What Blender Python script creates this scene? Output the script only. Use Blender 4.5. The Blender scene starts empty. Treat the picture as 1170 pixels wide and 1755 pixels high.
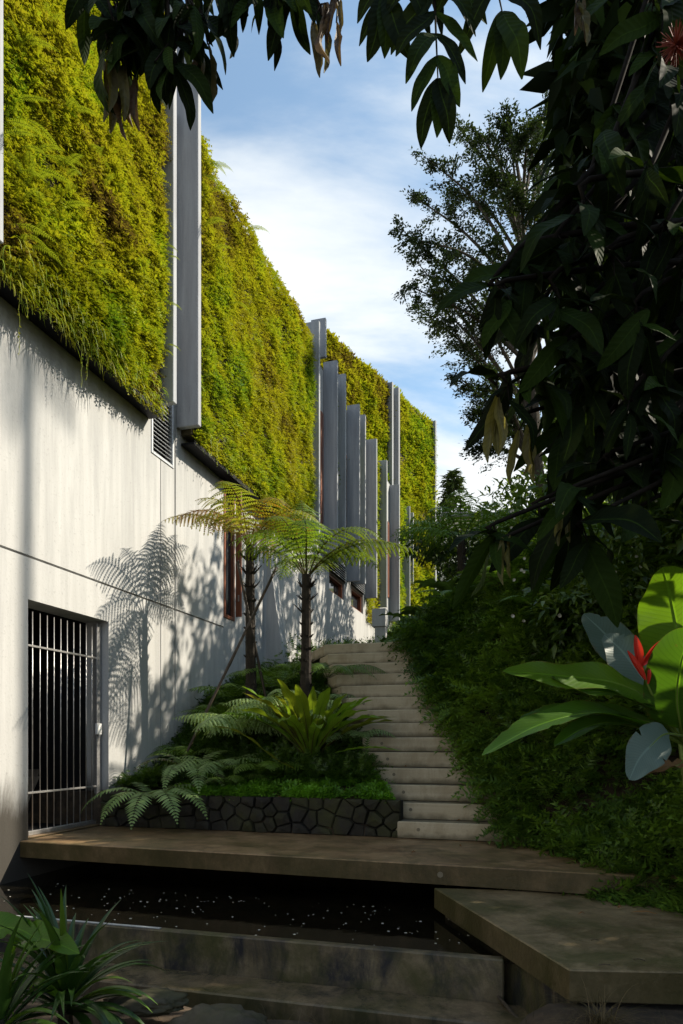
import bpy, math, random
import numpy as np
from mathutils import Vector, Matrix

random.seed(7)
RNG = np.random.default_rng(7)
R = math.radians
SC = bpy.context.scene
COL = SC.collection

# ------------------------------------------------------------------ camera
E = 0.92                      # eye height above the deck (deck top is z = 0)
F = 1170.0                    # focal length in photo pixels
CX, HY = 585.0, 1272.0        # principal column and horizon row in the photo
cam_d = bpy.data.cameras.new('camera')
cam_d.sensor_fit = 'HORIZONTAL'
cam_d.sensor_width = 24.0
cam_d.lens = 24.0
cam_d.shift_y = (HY - 877.5) / 1170.0
cam_d.clip_start = 0.05
cam_d.clip_end = 3000
cam = bpy.data.objects.new('camera', cam_d)
cam.location = (0, 0, E)
cam.rotation_euler = (R(90), 0, 0)
COL.objects.link(cam)
SC.camera = cam

# ------------------------------------------------------------------ light
SUN = Vector((0.412, 0.109, 0.320)).normalized()      # towards the sun
SUN_EL = math.asin(SUN.z)
SUN_AZ = math.atan2(SUN.x, SUN.y)                      # from +Y towards +X
w = bpy.data.worlds.new('World')
SC.world = w
w.use_nodes = True
wt = w.node_tree
wt.nodes.clear()
wo = wt.nodes.new('ShaderNodeOutputWorld')
bg = wt.nodes.new('ShaderNodeBackground')
bg.inputs['Strength'].default_value = 0.125
sky = wt.nodes.new('ShaderNodeTexSky')
sky.sky_type = 'NISHITA'
sky.sun_disc = False
sky.sun_elevation = SUN_EL
sky.sun_rotation = SUN_AZ
sky.air_density = 1.0
sky.dust_density = 1.0
sky.ozone_density = 1.2
geo = wt.nodes.new('ShaderNodeTexCoord')
sep = wt.nodes.new('ShaderNodeSeparateXYZ')
wt.links.new(geo.outputs['Generated'], sep.inputs[0])
# project the direction on a flat cloud deck
zc = wt.nodes.new('ShaderNodeMath'); zc.operation = 'MAXIMUM'; zc.inputs[1].default_value = 0.0
wt.links.new(sep.outputs['Z'], zc.inputs[0])
za = wt.nodes.new('ShaderNodeMath'); za.operation = 'ADD'; za.inputs[1].default_value = 0.35
wt.links.new(zc.outputs[0], za.inputs[0])
dv = wt.nodes.new('ShaderNodeVectorMath'); dv.operation = 'DIVIDE'
cb = wt.nodes.new('ShaderNodeCombineXYZ')
for i in range(3):
    wt.links.new(za.outputs[0], cb.inputs[i])
wt.links.new(geo.outputs['Generated'], dv.inputs[0])
wt.links.new(cb.outputs[0], dv.inputs[1])
mp = wt.nodes.new('ShaderNodeMapping')
mp.inputs['Location'].default_value = (3.1, 1.35, 0.0)
mp.inputs['Rotation'].default_value = (0, 0, R(35))
mp.inputs['Scale'].default_value = (1.0, 2.0, 1.0)
wt.links.new(dv.outputs[0], mp.inputs[0])
nz = wt.nodes.new('ShaderNodeTexNoise')
nz.inputs['Scale'].default_value = 1.25
nz.inputs['Detail'].default_value = 9
nz.inputs['Roughness'].default_value = 0.58
nz.inputs['Distortion'].default_value = 0.35
wt.links.new(mp.outputs[0], nz.inputs['Vector'])
# more cloud towards the horizon
hz = wt.nodes.new('ShaderNodeMapRange')
hz.inputs['From Min'].default_value = 0.16
hz.inputs['From Max'].default_value = 0.72
hz.inputs['To Min'].default_value = 0.27
hz.inputs['To Max'].default_value = -0.08
wt.links.new(sep.outputs['Z'], hz.inputs['Value'])
ad = wt.nodes.new('ShaderNodeMath'); ad.operation = 'ADD'
wt.links.new(nz.outputs['Fac'], ad.inputs[0]); wt.links.new(hz.outputs[0], ad.inputs[1])
cr = wt.nodes.new('ShaderNodeValToRGB')
cr.color_ramp.interpolation = 'EASE'
cr.color_ramp.elements[0].position = 0.45; cr.color_ramp.elements[0].color = (0.10, 0.10, 0.10, 1)
cr.color_ramp.elements[1].position = 0.68; cr.color_ramp.elements[1].color = (1, 1, 1, 1)
wt.links.new(ad.outputs[0], cr.inputs[0])
mx = wt.nodes.new('ShaderNodeMix'); mx.data_type = 'RGBA'
mx.inputs['B'].default_value = (4.5, 4.7, 4.75, 1)
wt.links.new(cr.outputs[0], mx.inputs['Factor'])
tn_ = wt.nodes.new('ShaderNodeMix'); tn_.data_type = 'RGBA'; tn_.blend_type = 'MULTIPLY'
tn_.inputs['Factor'].default_value = 1.0
tn_.inputs['B'].default_value = (0.80, 1.0, 0.99, 1)
wt.links.new(sky.outputs[0], tn_.inputs['A'])
wt.links.new(tn_.outputs['Result'], mx.inputs['A'])
wt.links.new(mx.outputs['Result'], bg.inputs['Color'])
wt.links.new(bg.outputs[0], wo.inputs[0])

sun_d = bpy.data.lights.new('sun', 'SUN')
sun_d.energy = 4.7
sun_d.angle = R(0.53)
sun_d.color = (1.0, 0.90, 0.74)
sun = bpy.data.objects.new('sun', sun_d)
sun.location = (20, 5, 18)
sun.rotation_euler = SUN.to_track_quat('Z', 'Y').to_euler()
COL.objects.link(sun)

SC.view_settings.view_transform = 'Standard'
SC.view_settings.look = 'None'
SC.view_settings.exposure = 0.9
SC.view_settings.gamma = 1.0
SC.view_settings.use_curve_mapping = False
SC.render.engine = 'CYCLES'
SC.cycles.max_bounces = 8
SC.cycles.diffuse_bounces = 4
SC.cycles.glossy_bounces = 3
SC.cycles.transmission_bounces = 6
SC.cycles.use_denoising = True

# ------------------------------------------------------------------ geometry helpers
A = R(16.2)                   # the facade runs 16.2 degrees to the right of the view axis
S_, C_ = math.sin(A), math.cos(A)
VW = -4.65                    # facade plane
VT = -4.325                   # outer tips of the concrete blades


def B(u, v, z):
    """building frame (u along the facade, v out of it) to world"""
    return (u * S_ + v * C_, u * C_ - v * S_, z)


def P(px, py, Y):
    """a point seen at photo pixel (px, py) that lies Y metres ahead"""
    return Vector(((px - CX) / F * Y, Y, E + (HY - py) / F * Y))


def on_plane(px, py, v=VW):
    """(u, z) where the sight line meets the plane v"""
    t = (px - CX) / F
    Y = v / (t * C_ - S_)
    X = t * Y
    return X * S_ + Y * C_, E + (HY - py) / F * Y


def U(px, v=VW):
    return on_plane(px, 0, v)[0]


WL = {}                        # world location of every object made here


def mesh_of(name, V, Fc, smooth=False, tint=None, uv=None):
    V = np.asarray(V, dtype=np.float32).reshape(-1, 3)
    me = bpy.data.meshes.new(name)
    if isinstance(Fc, np.ndarray):
        n, k = Fc.shape
        me.vertices.add(len(V)); me.vertices.foreach_set('co', V.ravel())
        me.loops.add(n * k); me.loops.foreach_set('vertex_index', Fc.astype(np.int32).ravel())
        me.polygons.add(n); me.polygons.foreach_set('loop_start', np.arange(0, n * k, k, dtype=np.int32))
        me.update(calc_edges=True)
    else:
        me.from_pydata([tuple(map(float, p)) for p in V], [], [tuple(map(int, f)) for f in Fc])
        me.update()
    if tint is not None:
        a = me.attributes.new('tint', 'FLOAT', 'POINT')
        a.data.foreach_set('value', np.asarray(tint, dtype=np.float32))
    if uv is not None:
        uv = np.asarray(uv, dtype=np.float32)
        l = me.uv_layers.new(name='UVMap')
        idx = np.empty(len(me.loops), dtype=np.int32)
        me.loops.foreach_get('vertex_index', idx)
        l.data.foreach_set('uv', uv[idx].ravel())
    if smooth:
        me.polygons.foreach_set('use_smooth', np.ones(len(me.polygons), dtype=bool))
    return me


def link(name, data, parent=None, loc=(0, 0, 0)):
    o = bpy.data.objects.new(name, data)
    COL.objects.link(o)
    if parent is not None:
        o.parent = parent
    o.location = loc
    WL[o] = Vector(loc) + (WL[parent] if parent is not None else Vector((0, 0, 0)))
    return o


def add(name, V, Fc, mat, parent=None, smooth=False, tint=None, uv=None, loc=None):
    """V in world coordinates; the object's origin goes to loc (or its parent's)"""
    V = np.asarray(V, dtype=np.float64).reshape(-1, 3)
    if parent is not None:
        org = WL[parent]
        V = V - np.array(org)
        me = mesh_of(name, V, Fc, smooth, tint, uv)
        o = link(name, me, parent)
    else:
        org = Vector(loc) if loc is not None else Vector((0, 0, 0))
        V = V - np.array(org)
        me = mesh_of(name, V, Fc, smooth, tint, uv)
        o = link(name, me, None, org)
    if mat is not None:
        me.materials.append(mat)
    return o


def tag(o, label=None, cat=None, group=None, kind=None):
    if label: o['label'] = label
    if cat: o['category'] = cat
    if group: o['group'] = group
    if kind: o['kind'] = kind
    return o


def thing(name, label, cat, loc, group=None):
    o = link(name, None, None, loc)
    o.empty_display_size = 0.2
    return tag(o, label, cat, group)


class MB:
    """collects shapes for one mesh"""
    def __init__(self):
        self.V = []; self.Fc = []; self.UV = []; self.T = []

    def put(self, V, Fc, uv=None, tint=0.5):
        n = len(self.V)
        self.V.extend([tuple(p) for p in V])
        self.Fc.extend([tuple(i + n for i in f) for f in Fc])
        self.UV.extend(uv if uv is not None else [(0.5, 0.5)] * len(V))
        self.T.extend([tint] * len(V))
        return self

    def box(self, c, ax, ay, az, bev=0.004):
        self.put(*cbox(c, ax, ay, az, bev)); return self

    def tube(self, pts, rad, seg=8, cap=True):
        self.put(*tube(pts, rad, seg, cap)); return self

    def build(self, name, mat, parent=None, smooth=False, uv=False, loc=None):
        return add(name, self.V, self.Fc, mat, parent, smooth, self.T, self.UV if uv else None, loc)


def cbox(c, ax, ay, az, bev=0.004):
    """box with chamfered edges: centre and three half-axis vectors"""
    c = Vector(c); ax = Vector(ax); ay = Vector(ay); az = Vector(az)
    L = (ax.length, ay.length, az.length)
    b = min(bev, 0.45 * min(L))
    n = (ax / L[0], ay / L[1], az / L[2])
    V = []; idx = {}
    for sx in (-1, 1):
        for sy in (-1, 1):
            for sz in (-1, 1):
                s = (sx, sy, sz)
                for k in range(3):
                    d = [L[i] if i == k else L[i] - b for i in range(3)]
                    idx[(s, k)] = len(V)
                    V.append(c + n[0] * (sx * d[0]) + n[1] * (sy * d[1]) + n[2] * (sz * d[2]))
    Fc = []
    def fix(f):
        m = sum((V[i] for i in f), Vector()) / len(f)
        nn = (V[f[1]] - V[f[0]]).cross(V[f[2]] - V[f[0]])
        return f if nn.dot(m - c) > 0 else f[::-1]
    for k in range(3):
        a, bb = [i for i in range(3) if i != k]
        for s in (-1, 1):
            f = []
            for (p, q) in ((-1, -1), (1, -1), (1, 1), (-1, 1)):
                t = [0, 0, 0]; t[k] = s; t[a] = p; t[bb] = q
                f.append(idx[(tuple(t), k)])
            Fc.append(fix(f))
    for k in range(3):
        a, bb = [i for i in range(3) if i != k]
        for p in (-1, 1):
            for q in (-1, 1):
                t0 = [0, 0, 0]; t0[k] = -1; t0[a] = p; t0[bb] = q
                t1 = list(t0); t1[k] = 1
                Fc.append(fix([idx[(tuple(t0), a)], idx[(tuple(t1), a)], idx[(tuple(t1), bb)], idx[(tuple(t0), bb)]]))
    for s in [(x, y, z) for x in (-1, 1) for y in (-1, 1) for z in (-1, 1)]:
        Fc.append(fix([idx[(s, 0)], idx[(s, 1)], idx[(s, 2)]]))
    return V, Fc


def bbox(u0, u1, v0, v1, z0, z1, bev=0.004):
    """chamfered box in the building frame"""
    c = B((u0 + u1) / 2, (v0 + v1) / 2, (z0 + z1) / 2)
    return cbox(c, Vector((S_, C_, 0)) * (u1 - u0) / 2, Vector((C_, -S_, 0)) * (v1 - v0) / 2, (0, 0, (z1 - z0) / 2), bev)


def tube(pts, rad, seg=8, cap=True):
    pts = [Vector(p) for p in pts]
    n = len(pts)
    if not hasattr(rad, '__len__'):
        rad = [rad] * n
    V = []; Fc = []
    t0 = (pts[1] - pts[0]).normalized()
    ref = Vector((0, 0, 1)) if abs(t0.z) < 0.9 else Vector((1, 0, 0))
    x = t0.cross(ref).normalized()
    for i, p in enumerate(pts):
        t = (pts[min(i + 1, n - 1)] - pts[max(i - 1, 0)])
        t = t.normalized() if t.length > 1e-9 else t0
        x = (x - t * x.dot(t))
        x = x.normalized() if x.length > 1e-6 else t.orthogonal().normalized()
        y = t.cross(x)
        for k in range(seg):
            a = 2 * math.pi * k / seg
            V.append(p + (x * math.cos(a) + y * math.sin(a)) * rad[i])
    for i in range(n - 1):
        for k in range(seg):
            k2 = (k + 1) % seg
            Fc.append((i * seg + k, i * seg + k2, (i + 1) * seg + k2, (i + 1) * seg + k))
    if cap:
        Fc.append(tuple(range(seg))[::-1])
        Fc.append(tuple((n - 1) * seg + k for k in range(seg)))
    return V, Fc


def curve(pts, n=12):
    """Catmull-Rom through pts"""
    pts = [Vector(p) for p in pts]
    q = [pts[0] * 2 - pts[1]] + pts + [pts[-1] * 2 - pts[-2]]
    out = []
    m = len(pts) - 1
    for i in range(n + 1):
        t = i / n * m
        k = min(int(t), m - 1); f = t - k
        p0, p1, p2, p3 = q[k], q[k + 1], q[k + 2], q[k + 3]
        out.append(0.5 * ((2 * p1) + (p2 - p0) * f + (2 * p0 - 5 * p1 + 4 * p2 - p3) * f * f + (3 * p1 - p0 - 3 * p2 + p3) * f ** 3))
    return out


def _hash(i, j, k, seed):
    h = (i * 374761393 + j * 668265263 + k * 2147483647 + seed * 1274126177) & 0xFFFFFFFF
    h = ((h ^ (h >> 13)) * 1274126177) & 0xFFFFFFFF
    h = h ^ (h >> 16)
    return (h & 0xFFFF) / 65535.0


def noise(p, scale=1.0, seed=0, octaves=1):
    p = np.asarray(p, dtype=np.float64) * scale
    if p.shape[1] == 2:
        p = np.c_[p, np.zeros(len(p))]
    tot = np.zeros(len(p)); amp = 1.0; s = 0.0
    for o in range(octaves):
        i = np.floor(p).astype(np.int64); f = p - i
        f = f * f * (3 - 2 * f)
        r = np.zeros(len(p))
        for dx in (0, 1):
            for dy in (0, 1):
                for dz in (0, 1):
                    wgt = (f[:, 0] if dx else 1 - f[:, 0]) * (f[:, 1] if dy else 1 - f[:, 1]) * (f[:, 2] if dz else 1 - f[:, 2])
                    r += wgt * _hash(i[:, 0] + dx, i[:, 1] + dy, i[:, 2] + dz, seed + o * 17)
        tot += amp * r; s += amp; amp *= 0.5; p = p * 2.03
    return tot / s


def unit(a):
    return a / np.maximum(np.linalg.norm(a, axis=1, keepdims=True), 1e-9)


def scatter(proto, pos, tip, nrm, scale, tint=None):
    """copies of a leaf shape: its +Y goes to tip, its +Z towards nrm"""
    PV, PF = proto
    PV = np.asarray(PV, dtype=np.float64); PF = np.asarray(PF)
    y = unit(np.asarray(tip, dtype=np.float64))
    nrm = np.asarray(nrm, dtype=np.float64)
    z = nrm - y * (nrm * y).sum(1, keepdims=True)
    bad = np.linalg.norm(z, axis=1) < 1e-5
    z[bad] = np.cross(y[bad], [0.3, 0.5, 0.8])
    z = unit(z)
    x = np.cross(y, z)
    sc = np.asarray(scale).reshape(-1, 1, 1) if np.ndim(scale) else np.full((len(pos), 1, 1), scale)
    V = (PV[None, :, 0:1] * x[:, None, :] + PV[None, :, 1:2] * y[:, None, :] + PV[None, :, 2:3] * z[:, None, :]) * sc + np.asarray(pos)[:, None, :]
    n = len(PV)
    Fc = PF[None] + (np.arange(len(pos)) * n)[:, None, None]
    T = None
    if tint is not None:
        T = np.repeat(np.asarray(tint), n)
    return V.reshape(-1, 3), Fc.reshape(-1, PF.shape[1]), T


def cat(parts):
    V = []; Fc = []; T = []; n = 0
    for v, f, t in parts:
        V.append(v); Fc.append(f + n); n += len(v)
        T.append(t if t is not None else np.full(len(v), 0.5))
    return np.concatenate(V), np.concatenate(Fc), np.concatenate(T)


# leaf shapes (unit length along +Y), triangles only
def proto_leaf(wd=0.32, fold=0.10, droop=0.12):
    V = [(0, 0, 0), (-wd / 2, 0.42, fold), (0, 0.45, 0), (wd / 2, 0.42, fold), (0, 1, -droop)]
    return np.array(V), np.array([(0, 2, 1), (0, 3, 2), (1, 2, 4), (2, 3, 4)])


def proto_sprig(n=5, w0=0.34, leaf=0.13, droop=0.25, seed=1):
    r = random.Random(seed)
    V = []; T = []
    for i in range(n):
        t = 0.12 + 0.80 * i / (n - 1)
        L = w0 * (1 - 0.65 * t) * r.uniform(0.8, 1.15)
        for s in (-1, 1):
            b = len(V)
            zz = -droop * t * t
            V += [(0, t - leaf * 0.5, zz), (0, t + leaf * 0.55, zz - 0.01), (s * L, t + L * 0.55, zz + r.uniform(-0.08, 0.06))]
            T.append((b, b + 1, b + 2) if s < 0 else (b, b + 2, b + 1))
    b = len(V)
    V += [(-leaf * 0.4, 0.88, -droop * 0.8), (leaf * 0.4, 0.88, -droop * 0.8), (0, 1.06, -droop)]
    T.append((b, b + 1, b + 2))
    return np.array(V), np.array(T)


def proto_rosette(n=6, seed=3):
    r = random.Random(seed)
    V = []; T = []
    for i in range(n):
        a = 2 * math.pi * i / n + r.uniform(-.3, .3)
        el = r.uniform(0.1, 0.8)
        d = np.array([math.cos(a) * math.cos(el), math.sin(a) * math.cos(el), math.sin(el)])
        s = np.array([-math.sin(a), math.cos(a), 0]) * 0.17
        b = len(V)
        V += [tuple(d * 0.05), tuple(d * 0.55 + s), tuple(d * 1.0 + np.array([0, 0, -.1])), tuple(d * 0.55 - s)]
        T += [(b, b + 3, b + 2), (b, b + 2, b + 1)]
    return np.array(V), np.array(T)


def ribbon(sp, wid, up=(0, 0, 1), fold=0.15, wave=0.0, wf=6.0, cols=4, twist=0.0, seed=0, curl=0.0, tear=0.0):
    """leaf blade along a spine; wid(t) is its full width"""
    r = random.Random(seed)
    n = len(sp)
    V = []; UVs = []; Fc = []
    ph = r.uniform(0, 6)
    up = Vector(up)
    for i, p in enumerate(sp):
        t = i / (n - 1)
        T = (sp[min(i + 1, n - 1)] - sp[max(i - 1, 0)]).normalized()
        s = T.cross(up)
        if s.length < 1e-4: s = T.orthogonal()
        s.normalize()
        nn = s.cross(T).normalized()
        if twist:
            m = Matrix.Rotation(twist * t, 3, T); s = m @ s; nn = m @ nn
        wd = wid(t)
        cut = {-1: 1.0, 1: 1.0}
        if tear and .25 < t < .97:
            for sd in (-1, 1):
                if r.random() < tear: cut[sd] = r.uniform(.62, .9)
        for k in range(cols + 1):
            q = k / cols * 2 - 1
            q *= cut[-1 if q < 0 else 1]
            z = abs(q) * fold * wd * 0.5 - curl * wd * q * q
            if wave:
                z += wave * wd * math.sin(wf * math.pi * 2 * t + ph + (1.3 if q > 0 else 0)) * abs(q) ** 2
            V.append(p + s * (q * wd * 0.5) + nn * z)
            UVs.append((k / cols, t))
    c1 = cols + 1
    for i in range(n - 1):
        for k in range(cols):
            a = i * c1 + k
            Fc.append((a, a + 1, a + c1 + 1, a + c1))
    return V, Fc, UVs


def spine(base, az, L, e0, e1, n=14, power=1.0, bend=0.0):
    """arching stem: starts at elevation e0 and ends at e1 (radians)"""
    p = Vector(base); out = [p.copy()]
    for i in range(n):
        t = (i + 0.5) / n
        e = e0 + (e1 - e0) * t ** power
        a = az + bend * t
        p = p + Vector((math.cos(a) * math.cos(e), math.sin(a) * math.cos(e), math.sin(e))) * (L / n)
        out.append(p.copy())
    return out


def frond(sp, plen, npair=26, m=9, mode='lacy', stem=0.006, droop=0.35, start=0.12, seed=0, tint=None, hang=0.0):
    """a fern frond: stem tube with two rows of pinnae"""
    r = random.Random(seed)
    mb = MB()
    n = len(sp) - 1
    pw = 0.50 * sum((sp[i + 1] - sp[i]).length for i in range(n)) * (1 - start) / npair
    V, Fc = tube(sp, [stem * (1 - 0.8 * i / n) for i in range(n + 1)], 5, False)
    mb.put(V, Fc, tint=0.12)
    for i in range(npair):
        t = start + (0.995 - start) * (i / (npair - 1)) ** 0.92
        x = t * n; k = min(int(x), n - 1); f = x - k
        p = sp[k].lerp(sp[k + 1], f)
        T = (sp[k + 1] - sp[k]).normalized()
        s = T.cross(Vector((0, 0, 1)))
        if s.length < 1e-3: s = T.orthogonal()
        s.normalize()
        up = s.cross(T).normalized()
        tt = (t - start) / (1 - start)
        prof = min(1.0, 0.45 + 2.2 * tt) * max(0.06, (1 - tt ** 2.2))
        L = plen * prof * r.uniform(0.9, 1.06)
        tn = (tint if tint is not None else 0.5) + r.uniform(-0.1, 0.1)
        for sd in (-1, 1):
            d0 = (s * sd + T * 0.42 + up * r.uniform(-0.05, 0.12)).normalized()
            dr = droop * r.uniform(0.7, 1.25)
            if mode == 'lacy':
                prev = p.copy()
                d = d0.copy()
                seg = L / m
                for j in range(m):
                    q = (j + 0.5) / m
                    dd = (d0 + Vector((0, 0, -dr * (q * 2.4 + hang)))).normalized()
                    nx = prev + dd * seg
                    side = dd.cross(up).normalized()
                    pl = pw * (1 - 0.7 * q ** 2) * min(1, 0.5 + prof)
                    for s2 in (-1, 1):
                        tip = prev + dd * seg * 0.9 + side * (s2 * pl) + Vector((0, 0, -0.25 * pl))
                        mb.put([prev - dd * seg * 0.05, prev + dd * seg * 1.0, tip], [(0, 1, 2)], tint=tn)
                    prev = nx
                mb.put([prev - side * plen * .02, prev + side * plen * .02, prev + dd * seg], [(0, 1, 2)], tint=tn)
            else:
                wd = m                              # blade width
                side = d0.cross(up).normalized()
                p1 = p + d0 * L * 0.45 + Vector((0, 0, -dr * L * 0.18))
                p2 = p + d0 * L * 0.98 + Vector((0, 0, -dr * L * 0.75))
                pa = p + d0 * L * 0.12
                hw = wd * 0.5 * min(1, 0.55 + prof * .6)
                mb.put([p, pa + side * hw * .8, pa - side * hw * .8, p1 + side * hw + up * .15 * hw, p1, p1 - side * hw + up * .15 * hw, p2],
                       [(0, 1, 4), (1, 3, 4), (0, 4, 2), (2, 4, 5), (3, 6, 4), (4, 6, 5)], tint=tn)
    return mb


# ------------------------------------------------------------------ materials
def nodes_of(name):
    m = bpy.data.materials.new(name)
    m.use_nodes = True
    nt = m.node_tree
    b = nt.nodes['Principled BSDF']
    return m, nt, b


def N(nt, kind, **kw):
    n = nt.nodes.new(kind)
    for k, v in kw.items():
        if k in n.inputs:
            n.inputs[k].default_value = v
        else:
            setattr(n, k, v)
    return n


def ramp(nt, src, stops, interp='LINEAR'):
    r = nt.nodes.new('ShaderNodeValToRGB')
    r.color_ramp.interpolation = interp
    e = r.color_ramp.elements
    while len(e) < len(stops):
        e.new(0.5)
    for i, (p, c) in enumerate(stops):
        e[i].position = p
        e[i].color = (*c, 1) if len(c) == 3 else c
    nt.links.new(src, r.inputs[0])
    return r.outputs['Color']


def mixc(nt, fac, a, b, mode='MIX'):
    m = nt.nodes.new('ShaderNodeMix'); m.data_type = 'RGBA'; m.blend_type = mode
    for sock, val in (('Factor', fac), ('A', a), ('B', b)):
        if isinstance(val, (int, float)):
            m.inputs[sock].default_value = val
        elif isinstance(val, tuple):
            m.inputs[sock].default_value = (*val, 1)
        else:
            nt.links.new(val, m.inputs[sock])
    return m.outputs['Result']


def mth(nt, op, a, b=0.0, clamp=False):
    m = nt.nodes.new('ShaderNodeMath'); m.operation = op; m.use_clamp = clamp
    for i, v in enumerate((a, b)):
        if isinstance(v, (int, float)):
            m.inputs[i].default_value = v
        else:
            nt.links.new(v, m.inputs[i])
    return m.outputs[0]


def wnoise(nt, scale=(1, 1, 1), s=1.0, detail=4, rough=0.55, loc=(0, 0, 0), rot=0.0, dist=0.0):
    g = nt.nodes.new('ShaderNodeNewGeometry')
    mp = nt.nodes.new('ShaderNodeMapping')
    mp.inputs['Scale'].default_value = scale
    mp.inputs['Location'].default_value = loc
    src = g.outputs['Position']
    if rot:
        vr = nt.nodes.new('ShaderNodeVectorRotate'); vr.rotation_type = 'Z_AXIS'
        vr.inputs['Angle'].default_value = rot
        nt.links.new(src, vr.inputs['Vector']); src = vr.outputs[0]
    nt.links.new(src, mp.inputs[0])
    n = N(nt, 'ShaderNodeTexNoise', Scale=s, Detail=detail, Roughness=rough, Distortion=dist)
    nt.links.new(mp.outputs[0], n.inputs['Vector'])
    return n.outputs['Fac']


def zpos(nt):
    g = nt.nodes.new('ShaderNodeNewGeometry')
    s = nt.nodes.new('ShaderNodeSeparateXYZ')
    nt.links.new(g.outputs['Position'], s.inputs[0])
    return s


def bump(nt, bsdf, h, strength=0.3, dist=0.01):
    b = N(nt, 'ShaderNodeBump', Strength=strength, Distance=dist)
    nt.links.new(h, b.inputs['Height'])
    nt.links.new(b.outputs[0], bsdf.inputs['Normal'])


def concrete(name, c0, c1, grain='v', stain=0.35, stain_c=(0.10, 0.095, 0.085), moss=0.0, moss_c=(0.045, 0.05, 0.012), damp=None, rough=0.75, seed=0.0, vert_moss=0.0, drip=None):
    m, nt, b = nodes_of(name)
    rot = -A if False else A
    gs = {'v': (9, 9, 0.55), 'h': (0.8, 0.8, 16), 'n': (2.2, 2.2, 2.2)}[grain]
    g1 = wnoise(nt, gs, 1.0, 6, 0.6, (seed, seed * 2, 0), rot)
    g2 = wnoise(nt, (1, 1, 1), 1.3, 6, 0.62, (seed + 5, 0, seed), rot)
    g3 = wnoise(nt, (1, 1, 1), 42, 3, 0.6, (0, seed, 0), rot)
    g4 = wnoise(nt, (1, 1, 0.12 if grain == 'v' else 0.35), 3.4, 7, 0.7, (seed, 3, 9), rot, 0.6)
    base = ramp(nt, g1, [(0.30, c0), (0.68, c1)])
    base = mixc(nt, mth(nt, 'MULTIPLY', g2, 0.34 if grain == 'v' else 0.5), base, tuple(x * 0.72 for x in c0))
    if grain == 'n':
        g7 = wnoise(nt, (1, 1, 1), 11, 9, 0.72, (seed, seed, seed), rot, .3)
        base = mixc(nt, mth(nt, 'MULTIPLY', ramp(nt, g7, [(.40, (1, 1, 1)), (.60, (0, 0, 0))]), .42), base, tuple(x * .42 for x in c0))
    st = ramp(nt, g4, [(0.46, (0, 0, 0)), (0.62, (1, 1, 1))])
    base = mixc(nt, mth(nt, 'MULTIPLY', st, stain), base, stain_c)
    sp = ramp(nt, g3, [(0.60, (0, 0, 0)), (0.72, (1, 1, 1))])
    base = mixc(nt, mth(nt, 'MULTIPLY', sp, 0.30), base, tuple(x * 0.35 for x in c0))
    if moss:
        g5 = wnoise(nt, (1, 1, 0.8), 2.1, 8, 0.68, (seed + 2, 8, 1), rot, 0.4)
        ms = ramp(nt, g5, [(0.44, (0, 0, 0)), (0.60, (1, 1, 1))])
        base = mixc(nt, mth(nt, 'MULTIPLY', ms, moss), base, moss_c)
    if drip:
        # water stains running down from the planted boxes
        zd = zpos(nt).outputs['Z']
        gd = wnoise(nt, (7, 7, 0.10), 1.0, 6, .65, (4, 4, 0), rot)
        ln_ = mth(nt, 'MULTIPLY', ramp(nt, gd, [(.42, (0, 0, 0)), (.70, (1, 1, 1))]), 2.6)
        dd_ = mth(nt, 'SUBTRACT', drip, zd)
        k_ = mth(nt, 'SUBTRACT', 1.0, mth(nt, 'DIVIDE', dd_, mth(nt, 'ADD', ln_, .25)), True)
        base = mixc(nt, mth(nt, 'MULTIPLY', k_, .34), base, (0.19, 0.20, 0.205))
    if vert_moss:
        g = nt.nodes.new('ShaderNodeNewGeometry'); sz = nt.nodes.new('ShaderNodeSeparateXYZ')
        nt.links.new(g.outputs['Normal'], sz.inputs[0])
        side = ramp(nt, mth(nt, 'ABSOLUTE', sz.outputs['Z']), [(0.2, (1, 1, 1)), (0.6, (0, 0, 0))])
        g6 = wnoise(nt, (1, 1, .6), 3.6, 7, 0.7, (seed, 1, 4), rot)
        base = mixc(nt, mth(nt, 'MULTIPLY', side, mth(nt, 'MULTIPLY', ramp(nt, g6, [(.25, (.45, .45, .45)), (.6, (1, 1, 1))]), vert_moss)), base, (0.040, 0.033, 0.010))
    if damp is not None:
        z = zpos(nt).outputs['Z']
        k = mth(nt, 'ADD', z, mth(nt, 'MULTIPLY', mth(nt, 'SUBTRACT', g4, 0.5), 0.9))
        mr = N(nt, 'ShaderNodeMapRange', **{'From Min': damp + 0.22, 'From Max': damp - 0.16})
        mr.interpolation_type = 'SMOOTHSTEP'
        nt.links.new(k, mr.inputs['Value'])
        base = mixc(nt, mth(nt, 'MULTIPLY', mr.outputs[0], 0.93), base, (0.022, 0.017, 0.010))
    nt.links.new(base, b.inputs['Base Color'])
    b.inputs['Roughness'].default_value = rough
    b.inputs['Specular IOR Level'].default_value = 0.3
    hh = mth(nt, 'ADD', mth(nt, 'MULTIPLY', g1, 0.7), mth(nt, 'MULTIPLY', g3, 0.5))
    bump(nt, b, hh, 0.35 if grain != 'n' else .7, 0.008)
    return m


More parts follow.
